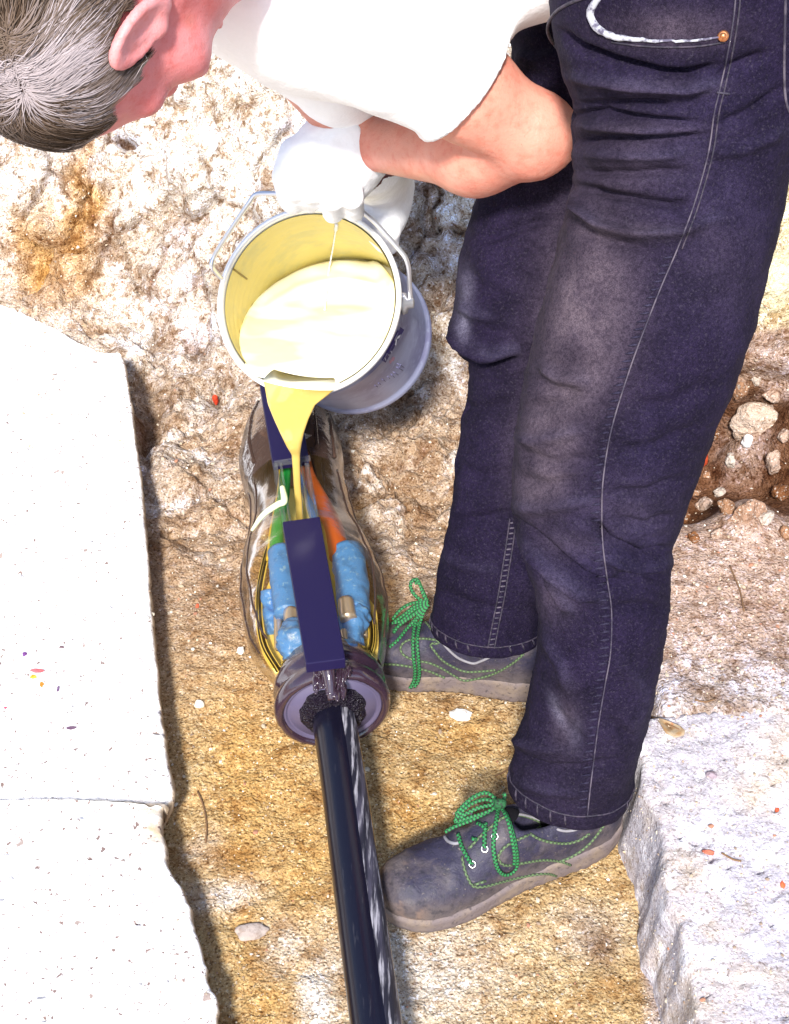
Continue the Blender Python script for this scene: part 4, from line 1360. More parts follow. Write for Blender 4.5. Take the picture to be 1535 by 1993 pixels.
# inseam on the far leg (double-stitched) and hem stitching on both
ins = [(1005, 1010), (998, 1060), (990, 1110), (982, 1160), (972, 1210), (962, 1262)]
seam(ins, 0.0009, 'inseam', M['stitch_dark'], bv=FAR_BVH)
seam([(x - 13, y) for x, y in ins], 0.0009, 'inseam', M['stitch_dark'], bv=FAR_BVH)
bars = []
for k in range(24):
    yv = 1018 + k * 10.3
    xv = np.interp(yv, [p[1] for p in ins], [p[0] for p in ins])
    a, b = cast(FAR_BVH, xv - 11, yv, 0.0006), cast(FAR_BVH, xv - 2, yv - 1, 0.0006)
    if a is not None and b is not None:
        bars.append(tube([a, (a + b) / 2, b], 0.0011, 5)[:2])
v, f = join(bars)
make('seam_pucker', v, f, M['stitch'], jeans)
for Rr, CC in ((nearR, nC), (farR, fC)):
    s = np.linalg.norm(CC - CC[-1], axis=1)
    i = int(np.argmin(np.abs(s - 0.0175)))
    c = Rr[i].mean(0)
    ring = Rr[i] + (Rr[i] - c) / np.linalg.norm(Rr[i] - c, axis=1)[:, None] * 0.0004
    v, f, _ = tube(np.concatenate([ring, ring[:1]]), 0.0009, 5)
    make('hem_stitching', v, f, M['stitch_dark'], jeans)
    # worn ribs across the hem
    rb = []
    j2 = int(np.argmin(np.abs(s - 0.003)))
    for j in range(0, m_, 5):
        if random.random() < 0.75:
            a, b = Rr[i][j], Rr[j2][(j + 1) % m_]
            rb.append(tube([a, (a + b) / 2 + (a - c) * 0.012, b], [0.0008, 0.0015, 0.0008], 5)[:2])
    v, f = join(rb)
    tag(make('hem_pucker', v, f, M['stitch_dark'], jeans), kind='stuff')

# ---- shoes
def shoe(toe, heel, lateral, z0, label, seed, kl=1.0):
    toe, heel = np.asarray(toe, float), np.asarray(heel, float)
    L = np.linalg.norm((toe - heel)[:2])
    X = np.array([(toe - heel)[0] / L, (toe - heel)[1] / L, 0])
    W = np.asarray(lateral, float)
    W = W - X * (W @ X)
    W[2] = 0
    W /= np.linalg.norm(W)
    Z = np.array([0, 0, 1.0])
    O = np.array([heel[0], heel[1], z0])
    k = L / 0.315
    S = np.array([0, .01, .03, .06, .10, .14, .18, .21, .24, .265, .285, .30, .31, .315])
    WL = np.array([.004, .022, .032, .036, .036, .037, .043, .048, .050, .047, .041, .030, .018, .004])
    WM = np.array([.004, .022, .031, .034, .031, .029, .034, .040, .044, .042, .036, .026, .015, .004])
    s = np.concatenate([np.linspace(0, .012, 8), np.linspace(.016, .295, 70), np.linspace(.297, .315, 14)])
    hl, hm = np.interp(s, S, WL), np.interp(s, S, WM)
    spring = np.interp(s, [0, .02, .05, .22, .27, .315], [.006, .001, 0, 0, .003, .014])
    th_s = np.interp(s, [0, .08, .15, .22, .28, .315], [.040, .039, .034, .030, .029, .027])

    def pt(ss, w, h):
        return O + X * (ss * k)[..., None] + W * (w * k)[..., None] + Z * h[..., None]
    # sole: closed outline loops stacked up
    ol_s = np.concatenate([s, s[::-1][1:-1]])
    ol_w = np.concatenate([hl, -hm[::-1][1:-1]])
    ol_sp = np.concatenate([spring, spring[::-1][1:-1]])
    ol_t = np.concatenate([th_s, th_s[::-1][1:-1]])
    cs = 0.15
    loops = []
    for fr, ins in [(0.0, 0.90), (0.04, 0.965), (0.15, 1.0), (0.45, 1.035), (0.6, 1.03), (0.68, 1.045), (0.86, 1.05), (0.95, 1.03), (1.0, 0.98), (1.0, 0.5)]:
        sp = cs + (ol_s - cs) * (1 + (ins - 1) * 0.35)
        wob = 0.0008 * fbm(np.stack([ol_s * 90, ol_w * 90, ol_s * 0 + fr * 3], -1), 3, seed)
        h = ol_sp + ol_t * fr + wob
        if fr < 0.1:
            h = h + 0.003 * (np.sin(ol_s * 420) > 0.3) * (fr > 0)
        loops.append(pt(sp, ol_w * ins, h))
    sv, sf = loft(np.array(loops))
    # upper
    Ht = np.interp(s, [0, .006, .03, .06, .09, .12, .145, .165, .19, .22, .25, .275, .295, .308, .315], [.070, .082, .084, .074, .064, .068, .080, .080, .066, .052, .044, .041, .034, .020, .004])
    m2 = 41
    ph = np.linspace(0, np.pi, m2)
    R = []
    for i in range(len(s)):
        c, sn = np.cos(ph), np.sin(ph)
        wv = np.where(c >= 0, hl[i], hm[i]) * 0.985 * np.sign(c) * np.abs(c) ** 0.8
        op = float(sstep(0.012, 0.03, s[i]) * (1 - sstep(0.135, 0.155, s[i])))
        hgt = Ht[i] * sn ** np.interp(s[i], [0, .14, .2, .28], [0.5, 0.55, 0.75, 0.7])
        # narrower towards the top
        wv = wv * (1 - 0.30 * sn ** 3 * np.interp(s[i], [0, .1, .2, .3], [0.5, .75, .6, .3]))
        if op > 0:                                   # open collar: the top folds down inside
            ins = np.clip((sn - 0.80) / 0.2, 0, 1)
            wv = wv * (1 - 0.25 * op * ins)
            hgt = hgt - op * 0.035 * ins ** 1.2
        R.append(pt(np.full(m2, s[i]), wv, spring[i] + th_s[i] * 0.93 + hgt))
    R = np.array(R)
    # creases over the vamp and eyestay relief
    ss = np.repeat(s[:, None], m2, 1)
    pp = np.repeat(ph[None, :], len(s), 0)
    cr = 0.0
    for s0, a in ((.205, -1.6), (.218, 1.2), (.229, -1.4), (.243, 1.0), (.195, 0.8)):
        cr = cr + a * np.exp(-((ss - s0 - 0.012 * np.sin(pp * 2.2 + seed)) / 0.0045) ** 2) * np.sin(pp) ** 0.5
    cr = cr + 1.6 * fbm(R * 55, 4, seed + 5) + 0.8 * np.exp(-((ss - 0.262) / 0.002) ** 2)
    du, dv = np.gradient(R, axis=0), np.gradient(R, axis=1)
    N = np.cross(du, dv)
    N /= np.linalg.norm(N, axis=-1)[..., None] + 1e-9
    cc = R.mean(1, keepdims=True) - Z * 0.03
    N *= np.sign(np.sum(N * (R - cc), -1))[..., None]
    R = R + N * (cr * 0.0011)[..., None]
    uf = grid_faces(len(s), m2)
    uvv = R.reshape(-1, 3)
    # dusty towards the sole
    hrel = np.clip((uvv[:, 2] - z0 - 0.025) / 0.05, 0, 1)
    toe_ = np.repeat(sstep(0.24, 0.31, s), m2)
    w = np.clip(0.85 - hrel * 1.0 + 0.35 * toe_ + 0.6 * fbm(uvv * 26, 4, seed), 0, 0.85)[:, None]
    sfrac = np.repeat(s, m2)[:, None]
    colr = np.array([0.024, 0.021, 0.042]) * (1 - w) + np.array([0.105, 0.085, 0.080]) * w
    scr = (np.exp(-((sfrac - 0.285) / 0.012) ** 2) * (fbm(uvv * 60, 3, seed + 9)[:, None] > 0.15)) * 0.7
    colr = colr * (1 - scr) + np.array([0.22, 0.14, 0.10]) * scr
    up = make('shoe', uvv, uf, M['shoe'], person, col=colr)
    up['label'] = label
    so = make('sole', sv, sf, M['sole'], up)
    return up, bvh_of(uvv, uf), bvh_of(sv, sf), (O, X, W, k)


zg = 0.004
near_heel, near_toe = atZ(1224, 1662, 0.0), atZ(757, 1845, 0.0)
far_heel, far_toe = atZ(1068, 1392, 0.0), atZ(640, 1335, 0.0)
far_toe = far_heel + (far_toe - far_heel) / np.linalg.norm(far_toe - far_heel) * 0.262
dn = near_toe - near_heel
latn = np.array([dn[1], -dn[0], 0])
if latn[1] > 0:
    latn = -latn
mid_off = latn / np.linalg.norm(latn) * -0.040
shoe_n, SNB, SNS, frN = shoe(near_toe + mid_off * 1.0, near_heel + mid_off * 0.8, latn, zg, 'dusty left shoe with green laces, nearer the camera', 31)
df = far_toe - far_heel
latf = np.array([-df[1], df[0], 0])
if latf[1] < 0:
    latf = -latf
offf = latf / np.linalg.norm(latf) * 0.036
shoe_f, SFB, SFS, frF = shoe(far_toe + offf, far_heel + offf, latf, zg, 'dusty right shoe with green laces, half behind the joint', 37)
for (O, X, W, k), sh, CC in ((frN, shoe_n, nC), (frF, shoe_f, fC)):
    top_ = CC[-14]
    base = O + X * 0.085 * k + np.array([0, 0, 0.045])
    P = resample([base, base * 0.6 + CC[-1] * 0.4, CC[-1], top_], n=16)
    v, f, _ = tube(P, np.linspace(0.026, 0.042, 16), 28)
    make('sock', v, f, M['sock'], person)
    tg = [O + X * s_ * k + np.array([0, 0, h_]) for s_, h_ in ((0.138, 0.110), (0.150, 0.108), (0.165, 0.101), (0.185, 0.086), (0.20, 0.072))]
    P = resample(tg, n=14)
    v, f, _ = tube(P, np.interp(np.linspace(0, 1, 14), [0, .08, .2, .4, 1], [0.002, 0.008, 0.012, 0.015, 0.014]), 16, flat=0.3, upv=np.cross(X, W))
    make('tongue', v, f, M['sock'], sh)


def draped(bv, pts, r, name, m, parent, off=0.001, mj=0.01, flat=1.0, default=None):
    P = drape(bv, pts, off, 0.003, default=default, maxjump=mj)
    if len(P) < 3:
        return
    v, f, uv = tube(P, r, 8, flat=flat)
    return make(name, v, f, m, parent, uv=uv)


z7 = lambda pts: [(720 + x * 540 / 1535, 1480 + y * 540 / 1535) for x, y in pts]
z6 = lambda pts: [(720 + x * 360 / 1535, 1100 + y * 360 / 1535) for x, y in pts]
NB = [SNB, SNS]
draped(NB, z7([(790, 297), (850, 302), (940, 330), (985, 358), (1030, 378), (1080, 390), (1140, 382), (1190, 355), (1225, 325)]), 0.0017, 'collar_edge', M['collar'], shoe_n)
for pts in ([(545, 490), (610, 420), (690, 350), (745, 312), (800, 300), (870, 312), (945, 348), (915, 390), (860, 420), (790, 452), (740, 485), (710, 530), (722, 566), (760, 582), (860, 566), (960, 552), (1050, 560), (1110, 580)],
            [(1050, 560), (1130, 525), (1210, 465), (1275, 385), (1315, 315), (1340, 240)], [(508, 530), (522, 600), (545, 660), (575, 698), (640, 697), (720, 676), (820, 650), (920, 632), (985, 628), (1030, 640)], [(885, 405), (930, 432), (1000, 453), (1090, 460), (1160, 440), (1215, 405)], [(575, 690), (600, 680), (640, 668)]):
    draped(NB, z7(pts), 0.0016, 'piping', M['piping'], shoe_n)
draped(NB, z7([(412, 420), (430, 445), (470, 460), (500, 450)]), 0.002, 'tongue_edge', M['collar'], shoe_n)
dk = project(cast(NB, *z7([(720, 235)])[0], 0.0, 1.5))[2] if cast(NB, *z7([(720, 235)])[0]) is not None else 1.55
dk = min(dk, 1.56)
loops_n = [([(715, 232), (650, 180), (585, 195), (520, 245), (475, 305), (520, 300), (600, 262), (715, 240)], 0.018), ([(712, 240), (640, 215), (560, 240), (500, 290), (470, 340), (540, 320), (640, 290), (712, 250)], 0.014), ([(712, 245), (640, 250), (560, 280), (490, 320)], 0.012),
           ([(712, 250), (650, 285), (560, 330), (470, 365), (415, 395)], 0.010), ([(718, 240), (740, 215), (745, 190), (735, 182)], 0.012),
           ([(715, 245), (750, 290), (775, 350), (800, 440), (815, 530), (812, 590), (785, 625), (745, 635), (712, 610), (692, 555), (682, 480), (688, 400), (700, 320), (712, 255)], 0.007), ([(722, 250), (762, 330), (785, 430), (800, 520), (798, 580)], 0.010),
           ([(640, 345), (634, 400), (632, 485)], 0.004), ([(486, 405), (505, 470), (535, 530), (565, 578)], 0.004), ([(590, 345), (620, 360), (645, 385)], 0.006), ([(560, 430), (590, 440)], 0.005)]
for k, (pts, off) in enumerate(loops_n):
    P = []
    for x, y in resample(np.array(z7(pts), float), step=5.0):
        h = cast(NB + [J_BVH], x, y, off)
        d = project(h)[2] if h is not None else dk
        P.append([x, y, min(d, dk + 0.03)])
    P = np.array(P)
    for c in range(3 if len(P) > 6 else 0):
        P[2:-2, 2] = np.convolve(P[:, 2], np.ones(5) / 5, 'valid')
    W_ = resample([at(*p) for p in P], step=0.002)
    v, f, uv = tube(W_, 0.0024, 8, flat=0.7)
    make('lace', v, f, M['lace'], shoe_n, uv=uv)
kp = at(*z7([(716, 240)])[0], dk - 0.014)
v, f = rock_mesh(5, 2, (0.008, 0.006, 0.007), 0.3, 0.3)
make('lace_knot', v + kp, f, M['knot'], shoe_n)
for x, y in z7([(634, 490), (566, 575), (690, 420)]):
    h = cast(NB, x, y, 0.0005)
    if h is None:
        continue
    n_ = (CAM - h) / np.linalg.norm(CAM - h)
    v, f = lathe(h, n_, [(-0.002, 0.0022), (0.0005, 0.0024), (0.0015, 0.0034), (0.0008, 0.0045), (-0.001, 0.005)], 18)
    make('eyelet', v, f, M['eyelet'], shoe_n)
FB = [SFB, SFS]
draped(FB, z6([(525, 395), (545, 470), (562, 570), (600, 640), (660, 710), (740, 775), (850, 815), (910, 800), (990, 765), (1070, 718)]), 0.0017, 'collar_edge', M['collar'], shoe_f)
for pts in ([(440, 450), (500, 520), (560, 620), (570, 650), (500, 655), (540, 720), (600, 790), (700, 850), (800, 885), (950, 880), (1040, 870)], [(570, 625), (480, 612), (400, 610), (310, 625), (260, 665), (255, 710), (290, 755), (380, 790), (500, 815), (600, 860), (700, 920), (780, 958), (900, 940), (1020, 905), (1120, 855), (1210, 795), (1275, 735)],
            [(110, 822), (200, 825), (300, 838), (400, 858), (500, 885), (620, 935)]):
    draped(FB, z6(pts), 0.0016, 'piping', M['piping'], shoe_f)
dk2 = project(cast(FB, 850, 1245))[2] if cast(FB, 850, 1245) is not None else 1.76
dk2 = min(dk2, 1.77) - 0.02
loops_f = [[(480, 310), (440, 240), (415, 160), (390, 118), (350, 130), (335, 165), (350, 220), (400, 275), (470, 315)], [(478, 305), (440, 220), (405, 150), (370, 150)], [(480, 310), (400, 305), (310, 330), (240, 380), (185, 450)], [(480, 315), (380, 335), (280, 410), (200, 470)], [(478, 320), (360, 370), (260, 460), (180, 480)], [(476, 322), (380, 400), (280, 470), (190, 545)],
           [(478, 325), (400, 420), (310, 520), (230, 620), (160, 680)], [(480, 325), (410, 390), (370, 500), (355, 620), (358, 760), (372, 880), (362, 960), (330, 1025)], [(485, 325), (440, 400), (405, 520), (390, 640), (400, 780), (408, 900), (390, 980), (360, 1010)], [(480, 320), (340, 420), (240, 500), (195, 560)], [(440, 400), (360, 470), (340, 500), (420, 480)]]
for pts in loops_f:
    q_ = resample(np.array(z6(pts), float), step=5.0)
    P = []
    for i, (x, y) in enumerate(q_):
        h = cast(FB + [FAR_BVH, G_BVH], x, y, 0.006)
        d = project(h)[2] if h is not None else dk2
        P.append([x, y, min(d, dk2 + 0.05)])
    P = np.array(P)
    for c in range(3 if len(P) > 6 else 0):
        P[2:-2, 2] = np.convolve(P[:, 2], np.ones(5) / 5, 'valid')
    W_ = resample([at(*p) for p in P], step=0.002)
    v, f, uv = tube(W_, 0.0024, 8, flat=0.7)
    make('lace', v, f, M['lace'], shoe_f, uv=uv)

# ---- body: head, neck, arms, trunk and legs in one mesh
HC = at(186, 2, 1.15)
HCAM_U = np.array([-0.655, 0.755, 0.03])
HCAM_F = np.array([0.42, 0.36, 0.83])
to_w = lambda c: c[0] * E_r + c[1] * E_d + c[2] * E_a
HU = to_w(HCAM_U)
HU /= np.linalg.norm(HU)
HF = to_w(HCAM_F)
HF = HF - HU * (HF @ HU)
HF /= np.linalg.norm(HF)
HL = np.cross(HU, HF)                                 # towards his left ear
HM = np.stack([HF, HL, HU])                           # world -> (forward, left, up)
HS = 1.04
hw = lambda f_, l_, u_: HC + HS * (HF * f_ + HL * l_ + HU * u_)

SHL, SHR = at(640, 5, 1.31), at(470, -40, 1.45)
ELB, WR = at(1034, 270, 1.40), at(705, 278, 1.60)
neck_b = at(455, -190, 1.27)


def f_head(Pw):
    P = ((Pw - HC) / HS) @ HM.T
    Q = P.copy()
    Q[:, 1] = np.abs(Q[:, 1])
    d = s_ell(P, (-0.014, 0, 0.032), (0.100, 0.077, 0.092))
    d = smin(d, s_ell(P, (0.030, 0, -0.035), (0.064, 0.060, 0.085)), 0.03)
    d = smin(d, s_cone(Q, (-0.004, 0.052, -0.055), (0.068, 0.012, -0.103), 0.021, 0.019), 0.03)
    d = smin(d, s_cone(P, (0.070, -0.012, -0.105), (0.070, 0.012, -0.105), 0.020, 0.020), 0.02)
    d = smin(d, s_cone(Q, (0.080, 0.0, 0.030), (0.062, 0.045, 0.030), 0.012, 0.012), 0.018)
    d = smin(d, s_ell(Q, (0.056, 0.046, -0.018), (0.028, 0.022, 0.020)), 0.02)
    d = smax(d, -s_ell(Q, (0.094, 0.032, 0.010), (0.017, 0.017, 0.012)), 0.012)
    d = smin(d, s_ell(Q, (0.076, 0.031, 0.009), (0.0125, 0.0125, 0.0125)), 0.004)
    d = smin(d, s_cone(P, (0.090, 0, 0.018), (0.113, 0, -0.026), 0.008, 0.0125), 0.012)
    d = smin(d, s_ell(Q, (0.098, 0.012, -0.030), (0.011, 0.009, 0.008)), 0.006)
    d = smin(d, s_ell(P, (0.088, 0, -0.060), (0.012, 0.024, 0.006)), 0.006)
    d = smin(d, s_ell(P, (0.085, 0, -0.071), (0.012, 0.021, 0.007)), 0.006)
    # ears: dished shells with a rolled rim
    eu, ef, el = np.array([-0.14, 0.22, 0.97]), np.array([0.93, -0.30, 0.2]), np.array([0.33, 0.93, -0.16])
    E_ = (Q - np.array([-0.012, 0.083, 0.001])) / 0.90
    a, b, c = E_ @ ef, E_ @ el, E_ @ eu
    ra = np.sqrt((a / 0.0205) ** 2 + (c / (0.034 + 0.003 * (c > 0))) ** 2)
    plate = np.maximum((ra - 1) * 0.02, np.abs(b + 0.004 * (1 - ra)) - 0.0035)
    rim_ = np.sqrt(((ra - 0.90) * 0.021) ** 2 + (b - 0.001) ** 2) - 0.0042
    anti = np.sqrt(((np.sqrt(((a + 0.002) / 0.011) ** 2 + ((c + 0.006) / 0.020) ** 2) - 1) * 0.012) ** 2 + (b + 0.0005) ** 2) - 0.0032
    lobe = s_ell(np.stack([a, b, c], -1), (0.004, 0, -0.031), (0.009, 0.005, 0.010))
    ear = smin(smin(plate, rim_, 0.004), smin(anti, lobe, 0.004), 0.004) * 0.90
    d = smin(d, ear, 0.006)
    d = smin(d, s_ell(Q, (0.004, 0.077, -0.012), (0.007, 0.006, 0.008)), 0.005)
    d = d * HS
    d = smin(d, s_cone(Pw, hw(-0.03, 0, -0.05), neck_b, 0.056, 0.062), 0.03)
    return d


hv, hf = snets(f_head, HC - 0.235, HC + 0.235, 0.0030)


def f_body(P):
    d = s_cone(P, SHL, at(900, 170, 1.365), 0.048, 0.045)
    d = smin(d, s_cone(P, at(900, 170, 1.365), ELB, 0.045, 0.041), 0.03)
    d = smin(d, s_cone(P, ELB, at(925, 296, 1.46), 0.0405, 0.0405), 0.007)
    d = smin(d, s_cone(P, at(925, 296, 1.46), WR, 0.0405, 0.029), 0.03)
    d = smin(d, s_cone(P, WR, at(650, 300, 1.63), 0.029, 0.03), 0.02)
    d = smin(d, s_ell(P, ELB + (at(1060, 235, 1.38) - ELB) * 0.9, (0.022, 0.022, 0.022)), 0.03)
    d = smin(d, s_ell(P, at(1078, 268, 1.395), (0.020, 0.020, 0.020)), 0.022)
    # right arm, mostly hidden
    er = at(686, 236, 1.60)
    d2 = smin(s_cone(P, SHR, er, 0.05, 0.038), s_cone(P, er, at(752, 390, 1.80), 0.036, 0.024), 0.02)
    tr = smin(s_cone(P, neck_b, at(700, -190, 1.38), 0.06, 0.09), s_cone(P, at(700, -190, 1.38), at(1150, -290, 1.36), 0.09, 0.07), 0.06)
    return smin(smin(d, tr, 0.03), d2, 0.015)


bv_, bf_ = snets(f_body, (-0.42, 0.9, 0.42), (0.42, 1.72, 1.14), 0.0065)
lg = [tube(resample(c[[30, 100, -60, -4]], n=20), np.linspace(0.05, 0.028, 20), 16)[:2] for c in (nC, fC)]
v, f = join([(hv, hf), (bv_, bf_)] + lg)
px, py, _ = project(v)
sk = np.broadcast_to(np.array([0.57, 0.245, 0.18]), v.shape).copy()
hmask = sstep(0.20, 0.12, np.linalg.norm(v - HC, axis=1))[:, None]
sk = sk * (1 - hmask) + np.array([0.56, 0.19, 0.19]) * hmask
Lh = (v - HC) @ HM.T / HS
earm = (np.exp(-((Lh[:, 0] + 0.018) / 0.022) ** 2 - ((Lh[:, 2] + 0.0) / 0.04) ** 2) * (Lh[:, 1] > 0.07))[:, None] * hmask
sk = sk * (1 - 0.5 * earm) + np.array([0.72, 0.36, 0.36]) * 0.5 * earm
spot = (np.exp(-((Lh[:, 0] - 0.03) / 0.008) ** 2 - ((Lh[:, 2] + 0.035) / 0.006) ** 2))[:, None] * hmask
sk = sk * (1 - 0.4 * spot) + np.array([0.35, 0.13, 0.08]) * 0.4 * spot
sk *= (1 + 0.10 * fbm(v * 45, 3, 301))[:, None]
body = make('body', v, f, M['skin'], person, col=sk)
H_BVH = bvh_of(hv, hf)

# ---- hair: a base layer and combed strands
Lh = (hv - HC) @ HM.T / HS


def hair_mask(Lh):
    f_, l_, u_ = Lh[..., 0], np.abs(Lh[..., 1]), Lh[..., 2]
    f_ = f_ + 0.006 * np.sin(u_ * 160) + 0.004 * np.sin(u_ * 390 + 1)
    hl = np.interp(f_ + 0.0, [-0.12, -0.06, -0.035, -0.022, -0.012, 0.0, 0.014, 0.02, 0.03, 0.045, 0.06, 0.075], [-0.075, -0.085, -0.06, 0.015, 0.03, 0.018, -0.004, 0.035, 0.064, 0.090, 0.110, 0.120])
    return (u_ > hl) & ~((l_ > 0.0775) & (f_ > -0.06) & (u_ < 0.05))


hm = hair_mask(Lh)
hn = np.zeros_like(hv)
tri = hv[hf]
fn = np.cross(tri[:, 2] - tri[:, 0], tri[:, 3] - tri[:, 1])
for k in range(4):
    np.add.at(hn, hf[:, k], fn)
hn /= np.linalg.norm(hn, axis=1)[:, None] + 1e-12
hn *= np.sign(np.sum(hn * (hv - (HC + HU * 0.02)), 1))[:, None]
keepf = hm[hf].all(1)
used = np.unique(hf[keepf])
rm = -np.ones(len(hv), int)
rm[used] = np.arange(len(used))
bump_h = 0.0008 + 0.0004 * fbm(hv[used] * 40, 3, 9)
hairb = make('hair', hv[used] + hn[used] * bump_h[:, None], rm[hf[keepf]], M['hair'], person, col=np.full((len(used), 3), (0.13, 0.085, 0.072)))
Wa, Wb = cast(H_BVH, 12, 62, 0, 1.1), cast(H_BVH, 42, 165, 0, 1.1)
cand = np.where(hm)[0]
sv_, sf_, sc_ = [], [], []
offv = 0
tones = np.array([(0.030, 0.017, 0.009), (0.062, 0.038, 0.024), (0.110, 0.076, 0.056), (0.165, 0.125, 0.112), (0.33, 0.28, 0.29)])
NS = 26000
nw = cand[np.argsort(np.linalg.norm(hv[cand] - (Wa + Wb) / 2, axis=1))[:420]]
ids = np.concatenate([RNG.choice(cand, NS - 2600), RNG.choice(nw, 2600)])
steps = 9
rt = hv[ids]
p = rt + RNG.normal(size=(NS, 3)) * 0.0016
Ln = RNG.uniform(0.025, 0.07, NS)
cl = 0.47 + 0.8 * vnoise(rt * 38, 61) + 0.45 * vnoise(rt * 120, 63)
tone = tones[np.clip((0.8 * cl + 0.2 * RNG.random(NS)) * 5, 0, 4).astype(int)] * RNG.uniform(0.88, 1.1, (NS, 1))
lf = (p - HC) @ HM.T / HS
front = (lf[:, 0] > 0.035) | (lf[:, 2] < -0.01)
tone[front] *= 0.7
Ln[front] *= 0.7
h0, h1 = RNG.uniform(0.0018, 0.0045, NS), RNG.uniform(0.004, 0.0095, NS)
bend = RNG.normal(size=NS) * 0.16 + 0.55 * vnoise(rt * 95, 73)
alive = np.ones(NS, bool)
cnt = np.zeros(NS, int)
PT = np.zeros((steps, NS, 3))
NR = hn[ids].copy()
for k in range(steps):
    for i in np.where(alive)[0]:
        h = H_BVH.find_nearest(Vector(p[i]))
        p[i] = h[0]
        NR[i] = h[1]
    sg = np.sign(np.sum(NR * (p - HC), 1))
    NR *= sg[:, None]
    lf = (p - HC) @ HM.T / HS
    if k:
        alive &= hair_mask(lf)
    tq_ = k / (steps - 1)
    lift = h0 + (h1 - h0) * math.sin(min(1, tq_ * 1.2) * math.pi * 0.62)
    PT[k] = np.where(alive[:, None], p + NR * lift[:, None], PT[k - 1] if k else p)
    cnt += alive
    tw = np.clip((p - Wa) @ (Wb - Wa) / ((Wb - Wa) @ (Wb - Wa)), 0, 1)
    aw = p - (Wa + (Wb - Wa) * tw[:, None])
    dist = np.linalg.norm(aw, axis=1)
    aw = aw / (dist + 0.004)[:, None] + RNG.normal(size=(NS, 3)) * (0.3 * np.exp(-dist / 0.014))[:, None]
    wv = 0.5 * vnoise(p * 26, 71) + bend
    g = np.minimum(1.0, dist / 0.085)
    dirv = aw * (1.0 - 0.45 * g)[:, None] + (-HU * 0.95 - HF * 0.30) * (0.12 + 0.85 * g * (0.5 + 0.7 * tq_))[:, None] + np.cross(NR, aw) * wv[:, None]
    dirv = np.where((lf[:, 0] > 0.03)[:, None], dirv - HF * 0.5 + HL * 0.5, dirv)
    dirv -= NR * np.sum(dirv * NR, 1)[:, None]
    dirv /= np.linalg.norm(dirv, axis=1)[:, None] + 1e-9
    p = p + dirv * (Ln / (steps - 1))[:, None]
for i in np.where(cnt >= 3)[0]:
    n_ = int(cnt[i])
    pts = PT[:n_, i]
    nn = NR[i]
    T_ = np.gradient(pts, axis=0)
    sd = np.cross(T_, nn)
    sd /= np.linalg.norm(sd, axis=1)[:, None] + 1e-9
    w = 0.00044 * (1 - 0.8 * np.linspace(0, 1, n_) ** 2)[:, None]
    sv_.append(np.stack([pts - sd * w, pts + nn * w * 0.8, pts + sd * w], 1).reshape(-1, 3))
    fb = np.arange(n_ - 1)[:, None] * 3 + offv
    sf_.append(np.concatenate([np.concatenate([fb + 0, fb + 1, fb + 4, fb + 3], 1), np.concatenate([fb + 1, fb + 2, fb + 5, fb + 4], 1)]))
    sc_.append(np.broadcast_to(tone[i], (n_ * 3, 3)))
    offv += n_ * 3
strands = make('hair_strand', np.concatenate(sv_), np.concatenate(sf_), M['hair'], hairb, col=np.concatenate(sc_))
tag(strands, kind='stuff')

# ---- shirt
cuffA, cuffB = at(720, 20, 1.32), at(905, 175, 1.37)
cn = (cuffB - cuffA) / np.linalg.norm(cuffB - cuffA)
hem_c = at(1120, -50, 1.33)
hemn = to_w(np.array([0.93, 0.30, 0.1]))


def f_shirt(P):
    sl = smin(s_cone(P, at(600, -10, 1.33), at(760, 75, 1.335), 0.088, 0.068), s_cone(P, at(760, 75, 1.335), at(930, 190, 1.37), 0.068, 0.060), 0.02)
    sl = sl - 0.0022 * np.exp(-(((P - cuffB) @ cn + 0.004) / 0.006) ** 2)
    sl = smax(sl, (P - cuffB) @ cn, 0.003)
    rs = smin(s_cone(P, at(490, -40, 1.42), at(650, 158, 1.545), 0.082, 0.044), s_cone(P, at(650, 158, 1.545), at(672, 184, 1.57), 0.044, 0.044), 0.01)
    tr = smin(s_cone(P, at(480, -110, 1.34), at(640, -80, 1.38), 0.098, 0.125), s_cone(P, at(640, -80, 1.38), at(1150, -220, 1.33), 0.125, 0.098), 0.05)
    tr = smin(tr, s_cone(P, at(900, -180, 1.34), at(1180, -170, 1.31), 0.10, 0.085), 0.03)
    d = smin(smin(sl, tr, 0.03), rs, 0.03)
    d = smax(d, -(s_cone(P, hw(-0.03, 0, -0.06), neck_b, 0.066, 0.066)), 0.008)
    d = smax(d, -(s_ell(P, HC, (0.125, 0.125, 0.125))), 0.01)
    return d + 0.0035 * fbm(P * 17, 3, 401) * (np.abs((P - cuffB) @ cn) > 0.012)


shv, shf = snets(f_shirt, (-0.36, 0.95, 0.60), (0.40, 1.64, 1.16), 0.0050)
make('shirt', shv, shf, M['shirt'], person)

